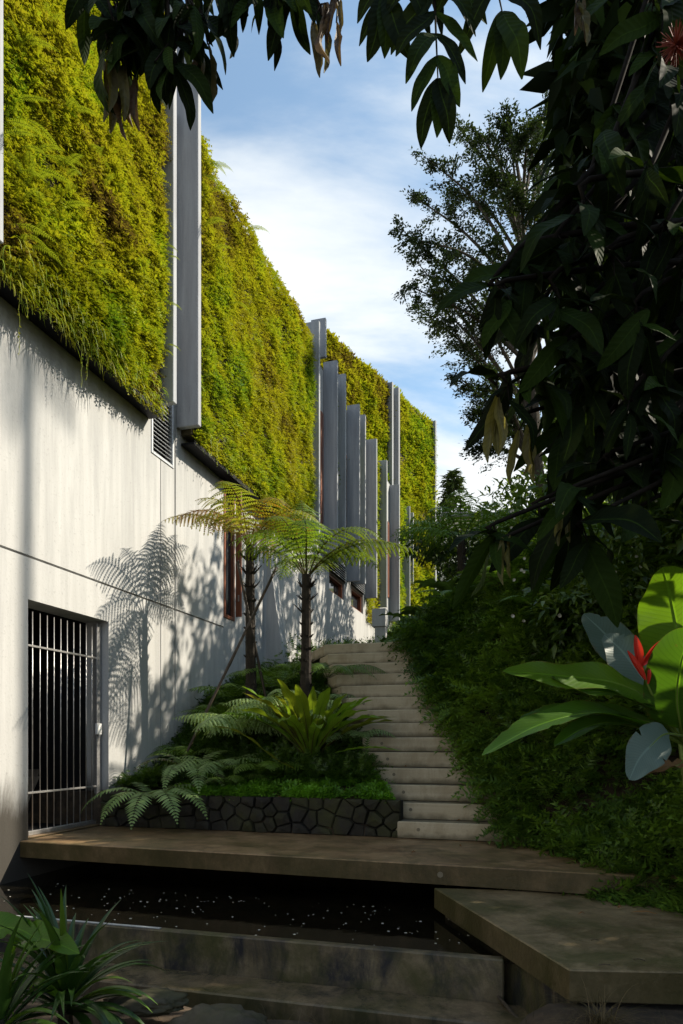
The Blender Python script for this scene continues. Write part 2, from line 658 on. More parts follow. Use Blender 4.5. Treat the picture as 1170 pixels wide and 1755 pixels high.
def leafmat(name, stops, trans=0.35, rough=0.42, rand=0.35, tgain=1.5, spec=0.35, veins=0, back=None, edge=0.0):
    m, nt, b = nodes_of(name)
    at = N(nt, 'ShaderNodeAttribute', attribute_name='tint')
    g = nt.nodes.new('ShaderNodeNewGeometry')
    f = mth(nt, 'ADD', at.outputs['Fac'], mth(nt, 'MULTIPLY', mth(nt, 'SUBTRACT', g.outputs['Random Per Island'], 0.5), rand))
    oi = nt.nodes.new('ShaderNodeObjectInfo')
    f = mth(nt, 'ADD', f, mth(nt, 'MULTIPLY', mth(nt, 'SUBTRACT', oi.outputs['Random'], 0.5), rand * 0.6), True)
    c = ramp(nt, f, stops)
    if veins:
        uvn = nt.nodes.new('ShaderNodeUVMap')
        s = nt.nodes.new('ShaderNodeSeparateXYZ'); nt.links.new(uvn.outputs[0], s.inputs[0])
        du = mth(nt, 'ABSOLUTE', mth(nt, 'SUBTRACT', s.outputs['X'], 0.5))
        ph = mth(nt, 'SUBTRACT', mth(nt, 'MULTIPLY', s.outputs['Y'], veins), mth(nt, 'MULTIPLY', du, veins * 0.22))
        wv = mth(nt, 'SINE', mth(nt, 'MULTIPLY', ph, 6.283))
        vv = ramp(nt, wv, [(0.55, (0, 0, 0)), (1.0, (1, 1, 1))])
        c = mixc(nt, mth(nt, 'MULTIPLY', vv, 0.28), c, mixc(nt, 1.0, c, (0.45, 0.5, 0.4), 'MULTIPLY'))
        mid = ramp(nt, du, [(0.012, (1, 1, 1)), (0.035, (0, 0, 0))])
        c = mixc(nt, mth(nt, 'MULTIPLY', mid, 0.5), c, tuple(min(1, x * 1.9) for x in stops[-1][1]))
        if edge:
            en = wnoise(nt, (1, 1, 1), 9, 6, .7)
            ek = mth(nt, 'ADD', du, mth(nt, 'MULTIPLY', mth(nt, 'SUBTRACT', en, .5), .22))
            c = mixc(nt, mth(nt, 'MULTIPLY', ramp(nt, ek, [(.475, (0, 0, 0)), (.52, (1, 1, 1))]), edge), c, (.13, .075, .02))
            sn = wnoise(nt, (1, 1, 1), 34, 4, .6)
            c = mixc(nt, mth(nt, 'MULTIPLY', ramp(nt, sn, [(.66, (0, 0, 0)), (.71, (1, 1, 1))]), edge * .7), c, (.10, .07, .02))
            pn = wnoise(nt, (1, 1, 1), 5, 4, .6)
            c = mixc(nt, mth(nt, 'MULTIPLY', pn, .5), c, mixc(nt, 1.0, c, (.62, .66, .6), 'MULTIPLY'))
        bump(nt, b, wv, 0.07 if edge else 0.25, 0.003)
    nt.links.new(c, b.inputs['Base Color'])
    b.inputs['Roughness'].default_value = rough
    b.inputs['Specular IOR Level'].default_value = spec
    if trans:
        tr = nt.nodes.new('ShaderNodeBsdfTranslucent')
        tc = mixc(nt, 1.0, c, (tgain, tgain * 0.95, tgain * 0.45), 'MULTIPLY')
        nt.links.new(tc, tr.inputs['Color'])
        mxs = N(nt, 'ShaderNodeMixShader', Fac=trans)
        out = nt.nodes['Material Output']
        nt.links.new(b.outputs[0], mxs.inputs[1]); nt.links.new(tr.outputs[0], mxs.inputs[2])
        nt.links.new(mxs.outputs[0], out.inputs['Surface'])
    return m


def plain(name, c, rough=0.6, metal=0.0, spec=0.4, vary=0.25, scale=14, stretch=(1, 1, 1), bmp=0.2):
    m, nt, b = nodes_of(name)
    n = wnoise(nt, stretch, scale, 5, 0.6)
    col = ramp(nt, n, [(0.3, tuple(x * (1 - vary) for x in c)), (0.7, tuple(min(1, x * (1 + vary)) for x in c))])
    nt.links.new(col, b.inputs['Base Color'])
    b.inputs['Roughness'].default_value = rough
    b.inputs['Metallic'].default_value = metal
    b.inputs['Specular IOR Level'].default_value = spec
    if bmp: bump(nt, b, n, bmp, 0.008)
    return m


M_WALL = concrete('wall_concrete', (0.40, 0.40, 0.39), (0.49, 0.49, 0.48), 'v', 0.30, (0.22, 0.225, 0.225), damp=0.36, drip=5.05)
M_BLADE = concrete('blade_concrete', (0.245, 0.262, 0.285), (0.37, 0.385, 0.405), 'v', 0.42, (0.17, 0.165, 0.175), seed=3.0)
M_STEP = concrete('step_concrete', (0.44, 0.37, 0.25), (0.58, 0.505, 0.37), 'h', 0.42, (0.24, 0.18, 0.10), moss=0.10, seed=6.0)
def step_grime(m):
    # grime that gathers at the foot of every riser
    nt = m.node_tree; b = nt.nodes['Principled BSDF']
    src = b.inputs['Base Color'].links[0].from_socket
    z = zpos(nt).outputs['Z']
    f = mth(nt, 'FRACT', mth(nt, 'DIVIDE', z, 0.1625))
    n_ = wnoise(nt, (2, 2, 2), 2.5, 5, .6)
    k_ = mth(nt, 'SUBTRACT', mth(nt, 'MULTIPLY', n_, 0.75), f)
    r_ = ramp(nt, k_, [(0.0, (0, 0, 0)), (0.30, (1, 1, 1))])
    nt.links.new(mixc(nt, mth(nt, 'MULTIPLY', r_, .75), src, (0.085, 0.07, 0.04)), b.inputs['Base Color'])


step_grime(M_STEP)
M_DECK = concrete('deck_concrete', (0.25, 0.155, 0.08), (0.43, 0.295, 0.165), 'n', 0.75, (0.09, 0.055, 0.028), moss=0.45, vert_moss=0.85, rough=0.42, seed=1.0)
M_PLAT = concrete('platform_concrete', (0.19, 0.14, 0.075), (0.34, 0.26, 0.15), 'n', 0.75, (0.075, 0.055, 0.022), moss=0.7, vert_moss=0.8, rough=0.5, seed=4.0)
M_WEIR = concrete('pond_wall_concrete', (0.10, 0.078, 0.045), (0.30, 0.24, 0.15), 'n', 0.95, (0.018, 0.020, 0.026), moss=0.75, rough=0.4, seed=8.0)
M_LEDGE = concrete('ledge_concrete', (0.15, 0.11, 0.065), (0.29, 0.22, 0.14), 'n', 0.8, (0.04, 0.036, 0.028), moss=0.5, rough=0.22, seed=9.0)
M_STONE = concrete('basalt_stone', (0.016, 0.014, 0.011), (0.046, 0.040, 0.030), 'n', 0.4, (0.03, 0.03, 0.03), moss=0.55, moss_c=(0.05, 0.055, 0.012), rough=0.8, seed=2.0)
M_MORTAR = plain('dark_mortar', (0.010, 0.009, 0.007), 0.95)
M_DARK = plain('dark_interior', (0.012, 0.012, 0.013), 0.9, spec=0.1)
M_TRIM = plain('black_metal_trim', (0.006, 0.0065, 0.008), 0.5, 0.0, spec=.15)
M_STEEL = plain('galvanised_steel', (0.42, 0.41, 0.40), 0.38, 0.75, vary=0.15, scale=30)
M_ALU = plain('pale_aluminium', (0.46, 0.48, 0.50), 0.45, 0.5, vary=0.08)
M_LOCK = plain('white_lock_paint', (0.72, 0.71, 0.68), 0.4)
M_WOOD = plain('red_brown_timber', (0.19, 0.065, 0.032), 0.45, vary=0.35, scale=6, stretch=(9, 9, 0.8))
M_PLANK = plain('grey_old_plank', (0.16, 0.13, 0.10), 0.8, vary=0.3)
M_POLE = plain('dark_bamboo_pole', (0.045, 0.032, 0.020), 0.55, vary=0.4, scale=9, stretch=(6, 6, 1.2))
M_TRUNK = plain('tree_fern_trunk', (0.022, 0.016, 0.010), 0.9, vary=0.5, scale=30, bmp=0.6)
M_BARK = plain('bark', (0.06, 0.045, 0.030), 0.85, vary=0.45, scale=16, stretch=(3, 3, 1), bmp=0.6)
M_BARK2 = plain('dark_bark', (0.012, 0.010, 0.008), 0.9, vary=0.4, scale=16, spec=.1)
M_ROCK = concrete('foreground_rock', (0.05, 0.04, 0.03), (0.14, 0.115, 0.085), 'n', 0.8, (0.02, 0.018, 0.015), moss=0.5, rough=.7, seed=5.0)
M_BACK = plain('planting_felt', (0.045, 0.038, 0.018), 0.95, vary=0.5, scale=6)
M_GLUE = plain('plug_cement', (0.17, 0.145, 0.10), 0.7, vary=0.3)
M_ROOF = plain('grey_roof', (0.10, 0.10, 0.11), 0.6)
M_PLASTER = plain('cream_plaster', (0.5, 0.47, 0.40), 0.8)

m_gl, nt, b = nodes_of('window_glass')
b.inputs['Base Color'].default_value = (0.02, 0.025, 0.03, 1)
b.inputs['Roughness'].default_value = 0.05
b.inputs['Specular IOR Level'].default_value = 0.8
M_GLASS = m_gl

m_w, nt, b = nodes_of('pond_water')
b.inputs['Base Color'].default_value = (0.006, 0.005, 0.003, 1)
b.inputs['Roughness'].default_value = 0.06
b.inputs['Specular IOR Level'].default_value = 0.5
nn = wnoise(nt, (1, 1, 1), 7, 3, 0.5)
bump(nt, b, nn, 0.06, 0.02)
M_WATER = m_w

m_s, nt, b = nodes_of('soil_and_lawn')
n1 = wnoise(nt, (1, 1, 1), 9, 7, 0.65)
n2 = wnoise(nt, (1, 1, 1), 0.8, 4, 0.6)
soil = ramp(nt, n1, [(0.3, (0.018, 0.012, 0.007)), (0.55, (0.05, 0.033, 0.018)), (0.75, (0.10, 0.065, 0.035))])
gn = wnoise(nt, (1, 1, 1), 5, 6, 0.7)
lawn = ramp(nt, gn, [(0.3, (0.10, 0.13, 0.02)), (0.7, (0.22, 0.25, 0.05))])
zz = zpos(nt)
fy = N(nt, 'ShaderNodeMapRange', **{'From Min': 22.0, 'From Max': 26.0})
nt.links.new(mth(nt, 'ADD', zz.outputs['Y'], mth(nt, 'MULTIPLY', n2, 3.0)), fy.inputs['Value'])
nt.links.new(mixc(nt, fy.outputs[0], soil, lawn), b.inputs['Base Color'])
b.inputs['Roughness'].default_value = 0.95
bump(nt, b, n1, 0.6, 0.03)
M_SOIL = m_s

GW = [(0.0, (0.085, 0.062, 0.026)), (0.12, (0.18, 0.145, 0.030)), (0.26, (0.29, 0.285, 0.022)), (0.50, (0.325, 0.345, 0.020)), (0.76, (0.21, 0.30, 0.020)), (1.0, (0.07, 0.16, 0.016))]
L_WALL = leafmat('living_wall_leaves', GW, 0.30, 0.5, 0.38, 1.5)
L_WALLFERN = leafmat('living_wall_fern', [(0.0, (0.15, 0.20, 0.014)), (1.0, (0.27, 0.33, 0.03))], 0.35, 0.45, 0.4, 1.5)
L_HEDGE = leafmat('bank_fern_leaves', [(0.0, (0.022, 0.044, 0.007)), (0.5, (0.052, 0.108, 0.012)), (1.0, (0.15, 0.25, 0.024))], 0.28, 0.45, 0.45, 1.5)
L_COVER = leafmat('ground_cover_leaves', [(0.0, (0.07, 0.18, 0.012)), (1.0, (0.19, 0.42, 0.022))], 0.35, 0.45, 0.5, 1.6)
L_TF1 = leafmat('tree_fern_amber', [(0.0, (0.10, 0.045, 0.015)), (0.22, (0.19, 0.11, 0.02)), (0.45, (0.19, 0.19, 0.022)), (1.0, (0.13, 0.21, 0.022))], 0.45, 0.45, 0.3, 1.7)
L_TF2 = leafmat('tree_fern_green', [(0.0, (0.09, 0.055, 0.02)), (0.35, (0.09, 0.115, 0.015)), (1.0, (0.12, 0.20, 0.018))], 0.42, 0.42, 0.3, 1.7)
L_FERN = leafmat('bed_fern_green', [(0.0, (0.04, 0.045, 0.012)), (0.3, (0.075, 0.145, 0.018)), (1.0, (0.15, 0.26, 0.035))], 0.32, 0.40, 0.3, 1.5)
L_SILVER = leafmat('bed_fern_silver', [(0.0, (0.07, 0.07, 0.03)), (0.3, (0.18, 0.28, 0.09)), (1.0, (0.32, 0.44, 0.18))], 0.3, 0.45, 0.3, 1.4)
L_NEST = leafmat('nest_fern_leaf', [(0.0, (0.12, 0.10, 0.014)), (0.35, (0.14, 0.19, 0.018)), (1.0, (0.14, 0.28, 0.025))], 0.36, 0.36, 0.35, 1.6, veins=22)
L_RIB = plain('nest_fern_midrib', (0.055, 0.028, 0.012), 0.5)
L_BIG = leafmat('big_tree_leaf', [(0.0, (0.005, 0.009, 0.003)), (0.5, (0.008, 0.015, 0.004)), (1.0, (0.018, 0.036, 0.005))], 0.12, 0.65, 0.5, 2.4, veins=11, spec=0.05)
L_LIMP = leafmat('limp_young_leaf', [(0.0, (0.05, 0.030, 0.018)), (0.5, (0.11, 0.07, 0.045)), (1.0, (0.075, 0.07, 0.022))], 0.25, 0.6, 0.6, 1.2, veins=9)
L_PALE = leafmat('pale_young_leaf', [(0.0, (0.12, 0.12, 0.045)), (1.0, (0.20, 0.185, 0.07))], 0.4, 0.5, 0.5, 1.5, veins=9)
L_HELI = leafmat('heliconia_leaf', [(0.0, (0.035, 0.085, 0.008)), (0.5, (0.06, 0.145, 0.012)), (1.0, (0.11, 0.22, 0.014))], 0.42, 0.38, 0.25, 1.9, veins=34, edge=.7)
L_GLAUC = leafmat('heliconia_glaucous_leaf', [(0.0, (0.06, 0.11, 0.085)), (1.0, (0.13, 0.19, 0.17))], 0.12, 0.5, 0.25, 1.2, veins=34, edge=.6)
L_DRY = leafmat('dry_leaf', [(0.0, (0.12, 0.055, 0.018)), (1.0, (0.22, 0.12, 0.045))], 0.2, 0.6, 0.5, 1.2)
L_BRACT = leafmat('red_bract', [(0.0, (0.50, 0.018, 0.018)), (1.0, (0.66, 0.05, 0.03))], 0.25, 0.35, 0.3, 1.1)
L_STRAP = leafmat('strap_leaf', [(0.0, (0.018, 0.045, 0.010)), (0.6, (0.038, 0.090, 0.014)), (1.0, (0.09, 0.16, 0.02))], 0.25, 0.30, 0.45, 1.5, spec=0.5)
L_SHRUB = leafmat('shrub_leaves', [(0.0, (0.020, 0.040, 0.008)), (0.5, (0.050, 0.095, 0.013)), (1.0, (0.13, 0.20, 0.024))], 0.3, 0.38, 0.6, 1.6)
L_TREE = leafmat('feathery_tree_leaves', [(0.0, (0.016, 0.030, 0.010)), (0.6, (0.032, 0.052, 0.012)), (1.0, (0.10, 0.12, 0.02))], 0.32, 0.5, 0.6, 1.6)
L_CONIFER = leafmat('conifer_needles', [(0.0, (0.03, 0.05, 0.018)), (1.0, (0.09, 0.13, 0.045))], 0.15, 0.6, 0.5, 1.2)
L_GRASS = leafmat('dry_grass', [(0.0, (0.05, 0.04, 0.012)), (1.0, (0.16, 0.11, 0.05))], 0.2, 0.6, 0.6, 1.2)
L_PETAL = plain('pale_petal', (0.62, 0.60, 0.52), 0.6, vary=0.1)
L_FLUFF = plain('orange_flower', (0.16, 0.025, 0.008), 0.7, vary=0.4)

# ------------------------------------------------------------------ ground
H_R, T_R = 0.1625, 0.20        # stair riser and going (measured square to the risers)
U1 = 6.44                      # first riser
VL1, DV = -1.310, -0.1207      # left end of the first step and its shift per step
NSTEP = 14


def stair_z(u):
    return np.clip((u - U1) / T_R, -4, NSTEP - 1) * H_R + H_R


def xr(y):
    return np.interp(y, [0, 3.2, 4.4, 4.8, 6.2, 7.5, 9.2, 12, 20, 40], [3.4, 3.0, 2.36, 1.95, 1.66, 1.36, 0.98, 0.75, 1.0, 6.0])


def height(x, y):
    x = np.asarray(x, dtype=float); y = np.asarray(y, dtype=float)
    u = x * S_ + y * C_; v = x * C_ - y * S_
    bed = np.interp(u, [-3, 3.3, 3.75, 6.44, 6.50, 7.3, 9.0, 10.0, 13, 18, 24.5, 34, 42, 90, 800],
                    [-0.45, -0.50, -0.9, -0.9, 0.33, 0.66, 1.75, 2.1, 2.5, 3.35, 5.2, 8.4, 9.4, 11, 14])
    bed = bed - 0.30 * np.clip((-2.4 - v) / 1.6, 0, 1) * np.interp(u, [6.6, 7.4, 10, 12], [0, 1, 1, 0])
    vl = VL1 + DV * (u - U1) / T_R
    on = (u > 6.40) & (u < U1 + NSTEP * T_R + .1) & (v > vl - 0.02)
    bed = np.where(on, stair_z(u) - 0.42, bed)
    fr = np.clip((x - .45) / .5, 0, 1) * np.clip((3.55 - y) / .25, 0, 1)
    bed = np.where(u < 4.0, np.maximum(bed, -.9 + (.9 - .345) * fr), bed)
    d = x - xr(y)
    zs = np.where(u < 6.3, -0.30, np.maximum(stair_z(u) - 0.10, -0.25))
    zs = np.where(u > 9.2, np.maximum(bed, 2.1), zs)
    rise = np.interp(d, [0, 0.1, 0.5, 1.5, 3.0, 6.0, 12, 60], [0, 0.10, 0.38, 0.95, 1.55, 2.3, 3.4, 5])
    far = np.interp(y, [10, 26], [1.0, 0.25])
    bank = zs + rise * far
    return np.where(d > 0, np.maximum(bank, np.where(u < 6.3, -0.9, bed)), bed)


ax = np.unique(np.concatenate([np.linspace(-700, -30, 14), np.linspace(-30, -6, 12), np.linspace(-6, 7, 131), np.linspace(7, 40, 34), np.linspace(40, 700, 14)]))
ay = np.unique(np.concatenate([np.linspace(-400, -10, 10), np.linspace(-10, 0, 11), np.linspace(0, 13, 131), np.linspace(13, 45, 33), np.linspace(45, 900, 16)]))
gx, gy = np.meshgrid(ax, ay)
gz = height(gx.ravel(), gy.ravel())
gz = gz + (noise(np.c_[gx.ravel(), gy.ravel()], 2.3, 4, 3) - 0.5) * 0.06
nx_, ny_ = len(ax), len(ay)
ii = np.arange(nx_ * ny_).reshape(ny_, nx_)
FQ = np.stack([ii[:-1, :-1], ii[:-1, 1:], ii[1:, 1:], ii[1:, :-1]], -1).reshape(-1, 4)
tag(add('ground', np.c_[gx.ravel(), gy.ravel(), gz], FQ, M_SOIL, smooth=True), kind='structure')


def gh(x, y):
    return float(height(np.array([x]), np.array([y]))[0])


# pond water
wv = [B(4.06, -4.66, -0.36), B(4.06, 3.2, -0.36), B(6.6, 3.2, -0.36), B(6.6, -4.66, -0.36), B(4.06, -9, -0.36), B(6.6, -9, -0.36)]
tag(add('pond_water', wv, [(0, 1, 2, 3), (4, 0, 3, 5)], M_WATER), kind='structure')

# ------------------------------------------------------------------ building
bld = thing('concrete_building', 'long board-marked concrete building with a barred doorway and tall blades rising beside the stairs', 'building', B(9, VW, 0))


def cells(us, zs, depth, v=VW):
    """wall face cut into cells; depth[i][j] is each cell's set-back, None an opening"""
    mb = MB()
    nu, nzz = len(us) - 1, len(zs) - 1
    dd = lambda i, j: depth[i][j]
    for i in range(nu):
        for j in range(nzz):
            d = dd(i, j)
            u0, u1, z0, z1 = us[i], us[i + 1], zs[j], zs[j + 1]
            if d is not None:
                mb.put([B(u0, v - d, z0), B(u1, v - d, z0), B(u1, v - d, z1), B(u0, v - d, z1)], [(0, 1, 2, 3)])
            a = 0.30 if d is None else d
            if i + 1 < nu:
                d2 = dd(i + 1, j); b2 = 0.30 if d2 is None else d2
                if a != b2:
                    mb.put([B(u1, v - a, z0), B(u1, v - b2, z0), B(u1, v - b2, z1), B(u1, v - a, z1)], [(0, 1, 2, 3)])
            if j + 1 < nzz:
                d2 = dd(i, j + 1); b2 = 0.30 if d2 is None else d2
                if a != b2:
                    mb.put([B(u0, v - a, z1), B(u1, v - a, z1), B(u1, v - b2, z1), B(u0, v - b2, z1)], [(0, 1, 2, 3)])
    return mb


ZJ = on_plane(200, 1010)[1]                                  # horizontal joint
dU0, dU1 = U(48), U(186)
dZ1 = on_plane(117, 1046)[1]
jA, jB = U(276), U(301)
vU0, vU1 = U(259), U(296.5)
vZ0 = on_plane(259, 775)[1]
tU0, tU1 = U(383), U(401)
tZ0 = on_plane(394, 1062)[1]
ZS = on_plane(340, 785)[1]                                    # soffit level of the planted boxes
w1 = (U(564), U(590)); w2 = (U(601.5), U(622))
w1z = (on_plane(564, 1011)[1], on_plane(564, 984)[1] + 0.06)
w2z = (on_plane(601.5, 1038)[1], on_plane(601.5, 1008)[1] + 0.06)
UEND = U(712)
g = 0.02
us = sorted({-3.0, dU0, dU1, jA - g, jA, jB - g * 1.6, jB, vU0, vU1, tU0, tU1, w1[0], w1[1], w2[0], w2[1], UEND})
zs = sorted({-0.95, 0.0, dZ1, ZJ, ZJ + g * 1.2, vZ0, tZ0, ZS + 0.9, w1z[0], w1z[1], w2z[0], w2z[1], 9.2})
dep = []
for i in range(len(us) - 1):
    col = []
    um = (us[i] + us[i + 1]) / 2
    for j in range(len(zs) - 1):
        zm = (zs[j] + zs[j + 1]) / 2
        d = 0.0
        if ZJ < zm < ZJ + g * 1.2 and um < tU0: d = 0.03
        if (jA - g < um < jA and zm < vZ0) or (jB - g * 1.6 < um < jB): d = 0.03
        if dU0 < um < dU1 and 0 < zm < dZ1: d = None
        if vU0 < um < vU1 and vZ0 < zm < ZS + 0.9: d = 0.12
        if tU0 < um < tU1 and tZ0 < zm < ZS + 0.9: d = None
        if w1[0] < um < w1[1] and w1z[0] < zm < w1z[1]: d = None
        if w2[0] < um < w2[1] and w2z[0] < zm < w2z[1]: d = None
        col.append(d)
    dep.append(col)
cells(us, zs, dep).build('wall', M_WALL, bld)

# dark rooms behind the openings
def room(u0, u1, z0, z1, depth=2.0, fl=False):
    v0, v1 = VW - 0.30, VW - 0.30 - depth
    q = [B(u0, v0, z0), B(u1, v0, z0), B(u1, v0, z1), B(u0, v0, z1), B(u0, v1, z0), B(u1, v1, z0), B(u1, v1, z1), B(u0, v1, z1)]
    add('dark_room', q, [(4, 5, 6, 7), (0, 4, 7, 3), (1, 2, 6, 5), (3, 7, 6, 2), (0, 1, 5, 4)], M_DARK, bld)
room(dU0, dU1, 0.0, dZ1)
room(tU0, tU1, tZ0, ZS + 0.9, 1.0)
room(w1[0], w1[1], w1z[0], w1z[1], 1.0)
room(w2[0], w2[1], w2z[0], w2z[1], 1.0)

# body of the building behind the facade and its roof
mb = MB()
mb.put([B(-3, VW - 3.0, -.95), B(UEND, VW - 3.0, -.95), B(UEND, VW - 3.0, 9.2), B(-3, VW - 3.0, 9.2), B(-3, VW, -.95), B(UEND, VW, -.95), B(UEND, VW, 9.2), B(-3, VW, 9.2),
        B(-3, VW - 12, -.95), B(UEND, VW - 12, -.95), B(UEND, VW - 12, 9.2), B(-3, VW - 12, 9.2)],
       [(8, 9, 10, 11), (8, 4, 7, 11), (9, 5, 6, 10)])
mb.build('rear_wall', M_BLADE, bld)
mb = MB(); mb.put(*bbox(-3.05, UEND + .05, VW - 12.05, VW - 0.02, 9.202, 9.28)); mb.build('roof', M_ROOF, bld)

# louvred vent: frame and slats
vent = add('vent', *bbox(vU0 + .004, vU1 - .004, VW - 0.118, VW - 0.105, vZ0 + .004, ZS + .89), M_DARK, bld)
fr = MB()
fw = 0.030
fr.put(*bbox(vU0 - .005, vU0 + fw, VW - 0.10, VW + 0.012, vZ0 - .005, ZS + .9))
fr.put(*bbox(vU1 - fw, vU1 + .005, VW - 0.10, VW + 0.012, vZ0 - .005, ZS + .9))
fr.put(*bbox(vU0 + fw, vU1 - fw, VW - 0.10, VW + 0.012, vZ0 - .005, vZ0 + fw))
fr.build('frame', M_ALU, vent)
ns = 22
me_slat = None
for k in range(ns):
    zc_ = vZ0 + fw + 0.028 + k * 0.052
    if zc_ > ZS + 0.85: break
    c = Vector(B((vU0 + vU1) / 2, VW - 0.03, zc_))
    if me_slat is None:
        V, Fc = cbox((0, 0, 0), Vector((S_, C_, 0)) * ((vU1 - vU0) / 2 - fw - .001), Vector((C_ * .026, -S_ * .026, -0.017)), Vector((C_, -S_, 1.5)).normalized() * 0.0035, 0.001)
        me_slat = mesh_of('slat', V, Fc); me_slat.materials.append(M_ALU)
    link('slat', me_slat, vent, c - WL[vent])


def window(u0, u1, z0, z1, opened=False, slots=1, label=None):
    f = MB(); t = 0.055
    v0, v1 = (VW - 0.05, VW + 0.015) if opened else (VW - 0.16, VW - 0.05)
    f.put(*bbox(u0, u0 + t, v0, v1, z0, z1)); f.put(*bbox(u1 - t, u1, v0, v1, z0, z1))
    f.put(*bbox(u0 + t, u1 - t, v0, v1, z0, z0 + t)); f.put(*bbox(u0 + t, u1 - t, v0, v1, z1 - t, z1))
    wdw = f.build('window', M_WOOD, bld)
    add('pane', *bbox(u0 + t, u1 - t, v0 + .01, v0 + .018, z0 + t, z1 - t, .001), M_GLASS, wdw)
    return wdw


tw = window(tU0, tU1, tZ0, ZS + 0.88, True)
# its open shutter, hinged at the far jamb and standing out of the wall
sh = MB()
hu = tU1 - 0.02
a0 = Vector(B(hu, VW + 0.045, 0)); d_ = (Vector((C_, -S_, 0)) * 0.985 - Vector((S_, C_, 0)) * 0.17).normalized()
nrm_ = Vector((-d_.y, d_.x, 0))
sh.put(*cbox(a0 + d_ * 0.05 + Vector((0, 0, (tZ0 + ZS + .25) / 2 + .03)), d_ * 0.05, nrm_ * 0.016, (0, 0, (ZS + .25 - tZ0) / 2 - .03)))
s_o = sh.build('shutter', M_WOOD, tw)
for zz_ in (tZ0 + .35, tZ0 + .9, tZ0 + 1.45):
    pz = a0 + d_ * .06 - nrm_ * .020 * (1 if nrm_.y > 0 else -1) + Vector((0, 0, zz_))
    add('hinge', *cbox(pz, d_ * .012, nrm_ * .004, (0, 0, .05), .001), M_STEEL, s_o)
window(*w1, *w1z); window(*w2, *w2z)
for (uu, zz2) in ((w1, w1z), (w2, w2z)):                      # slatted grilles over the two small windows
    gr = MB(); gr.put(*bbox(uu[0] - .05, uu[1], VW + .004, VW + .02, zz2[1] + .01, zz2[1] + .42))
    go = gr.build('vent', M_TRIM, bld)
    for k in range(7):
        z_ = zz2[1] + 0.05 + k * 0.055
        add('slat', *cbox(B((uu[0] + uu[1]) / 2 - .02, VW + .04, z_), Vector((S_, C_, 0)) * (uu[1] - uu[0]) / 2, Vector((C_ * .022, -S_ * .022, -.014)), (0, 0, .004), .001), M_ALU, go)

# concrete blades standing out of the facade
def blade(px_tip, z0, z1, thick=0.085, vt=VT, v0=VW, label=None):
    u = U(px_tip, vt)
    o = add('blade', *bbox(u, u + thick, v0 + .003, vt, z0, z1, 0.006), M_BLADE, bld)
    return u


ZB = on_plane(300, 691, VT)[1]
uL = blade(-9, ZB, 10.6, .10)
uA = blade(297, ZB, 10.2, .085)
uB_ = blade(339.5, ZB, 10.55, .085)
zT = on_plane(578, 617, VT)[1]
uC = blade(546.5, ZB, on_plane(546.5, 549, VT)[1], .08)
uD = blade(557.5, zT - .4, on_plane(557.5, 544, VT)[1], .08)
row = [(577.5, 617, None), (591.5, 640, None), (615.5, 692, 995), (625.5, 710, 1000), (645, 751.5, 1024), (662.5, 788, 1040), (684, 830, 1064), (702, 867, 1066), (708, 878, 1000)]
UR = []
for px, pt, pb in row:
    z1 = on_plane(px, pt, VT)[1]
    UR.append(blade(px, ZB if pb is None else on_plane(px, pb, VT)[1], z1, .085))
# tall timber window slots between blades
for pa, pb_, y0, y1 in ((547.2, 551.6, 707, 905), (590.4, 592.4, 780, 940), (662.8, 665.0, 895, 1024)):
    ua, ub = U(pa), U(pb_)
    z0_, z1_ = on_plane((pa + pb_) / 2, y1)[1], on_plane((pa + pb_) / 2, y0)[1]
    wo_ = add('window', *bbox(ua, ub, VW + .003, VW + .035, z0_, z1_), M_WOOD, bld)
    add('pane', *bbox(ua + .08, ub - .08, VW + .0365, VW + .040, z0_ + .08, z1_ - .08, .001), M_GLASS, wo_)

# flared concrete fold behind the tree ferns, and the pier under the last blade
fu = U(452)
q = [B(fu, VW + .003, 1.0), B(U(516), VW + .003, 1.0), B(U(470), VW + .003, on_plane(460, 935)[1]), B(fu, VW + .003, on_plane(452, 935)[1]),
     B(fu + .05, VW + .55, 1.0), B(fu + .05, VW + .05, on_plane(452, 935)[1])]
add('wall_fold', q, [(0, 4, 5, 3), (4, 1, 2, 5), (3, 5, 2)], M_WALL, bld)

# upper storey set back behind the blade row
SU0 = P(556, 560, 20.4); SU1 = P(664.5, 649, 23.2); SU2 = P(741, 721, 26.3)
sdir = (Vector((SU2.x, SU2.y, 0)) - Vector((SU0.x, SU0.y, 0))).normalized()
sn = Vector((sdir.y, -sdir.x, 0))                              # outward
ZU = 13.1
mb = MB()
s0 = Vector((SU0.x, SU0.y, 0)) - sdir * 0.6; s1 = Vector((SU2.x, SU2.y, 0)) + sdir * 0.25
bk = -sn * 9
q = []
for z in (2.0, ZU - .15):
    for p in (s0, s1, s1 + bk, s0 + bk):
        q.append((p.x, p.y, z))
mb.put(q, [(0, 1, 5, 4), (1, 2, 6, 5), (2, 3, 7, 6), (3, 0, 4, 7), (4, 5, 6, 7)])
mb.build('upper_wall', M_BLADE, bld)


def sblade(px, ytop, z0, depth=.36, off=.0):
    # blade square to the set-back wall
    t = (px - CX) / F
    b0 = Vector((SU0.x, SU0.y, 0)) + sn * depth
    # intersect the sight line with the tip line
    k = (t * b0.y - b0.x) / (sdir.x - t * sdir.y)
    tip = b0 + sdir * k
    Yt = tip.y
    z1 = E + (HY - ytop) / F * Yt
    c = tip - sn * depth / 2
    add('blade', *cbox((c.x, c.y, (z0 + z1) / 2), sn * (depth / 2 - .002), sdir * .05, (0, 0, (z1 - z0) / 2), .006), M_BLADE, bld)


sblade(673, 655, 8.5); sblade(684, 664, 8.5, .4); sblade(747, 721, 4.6, .30)

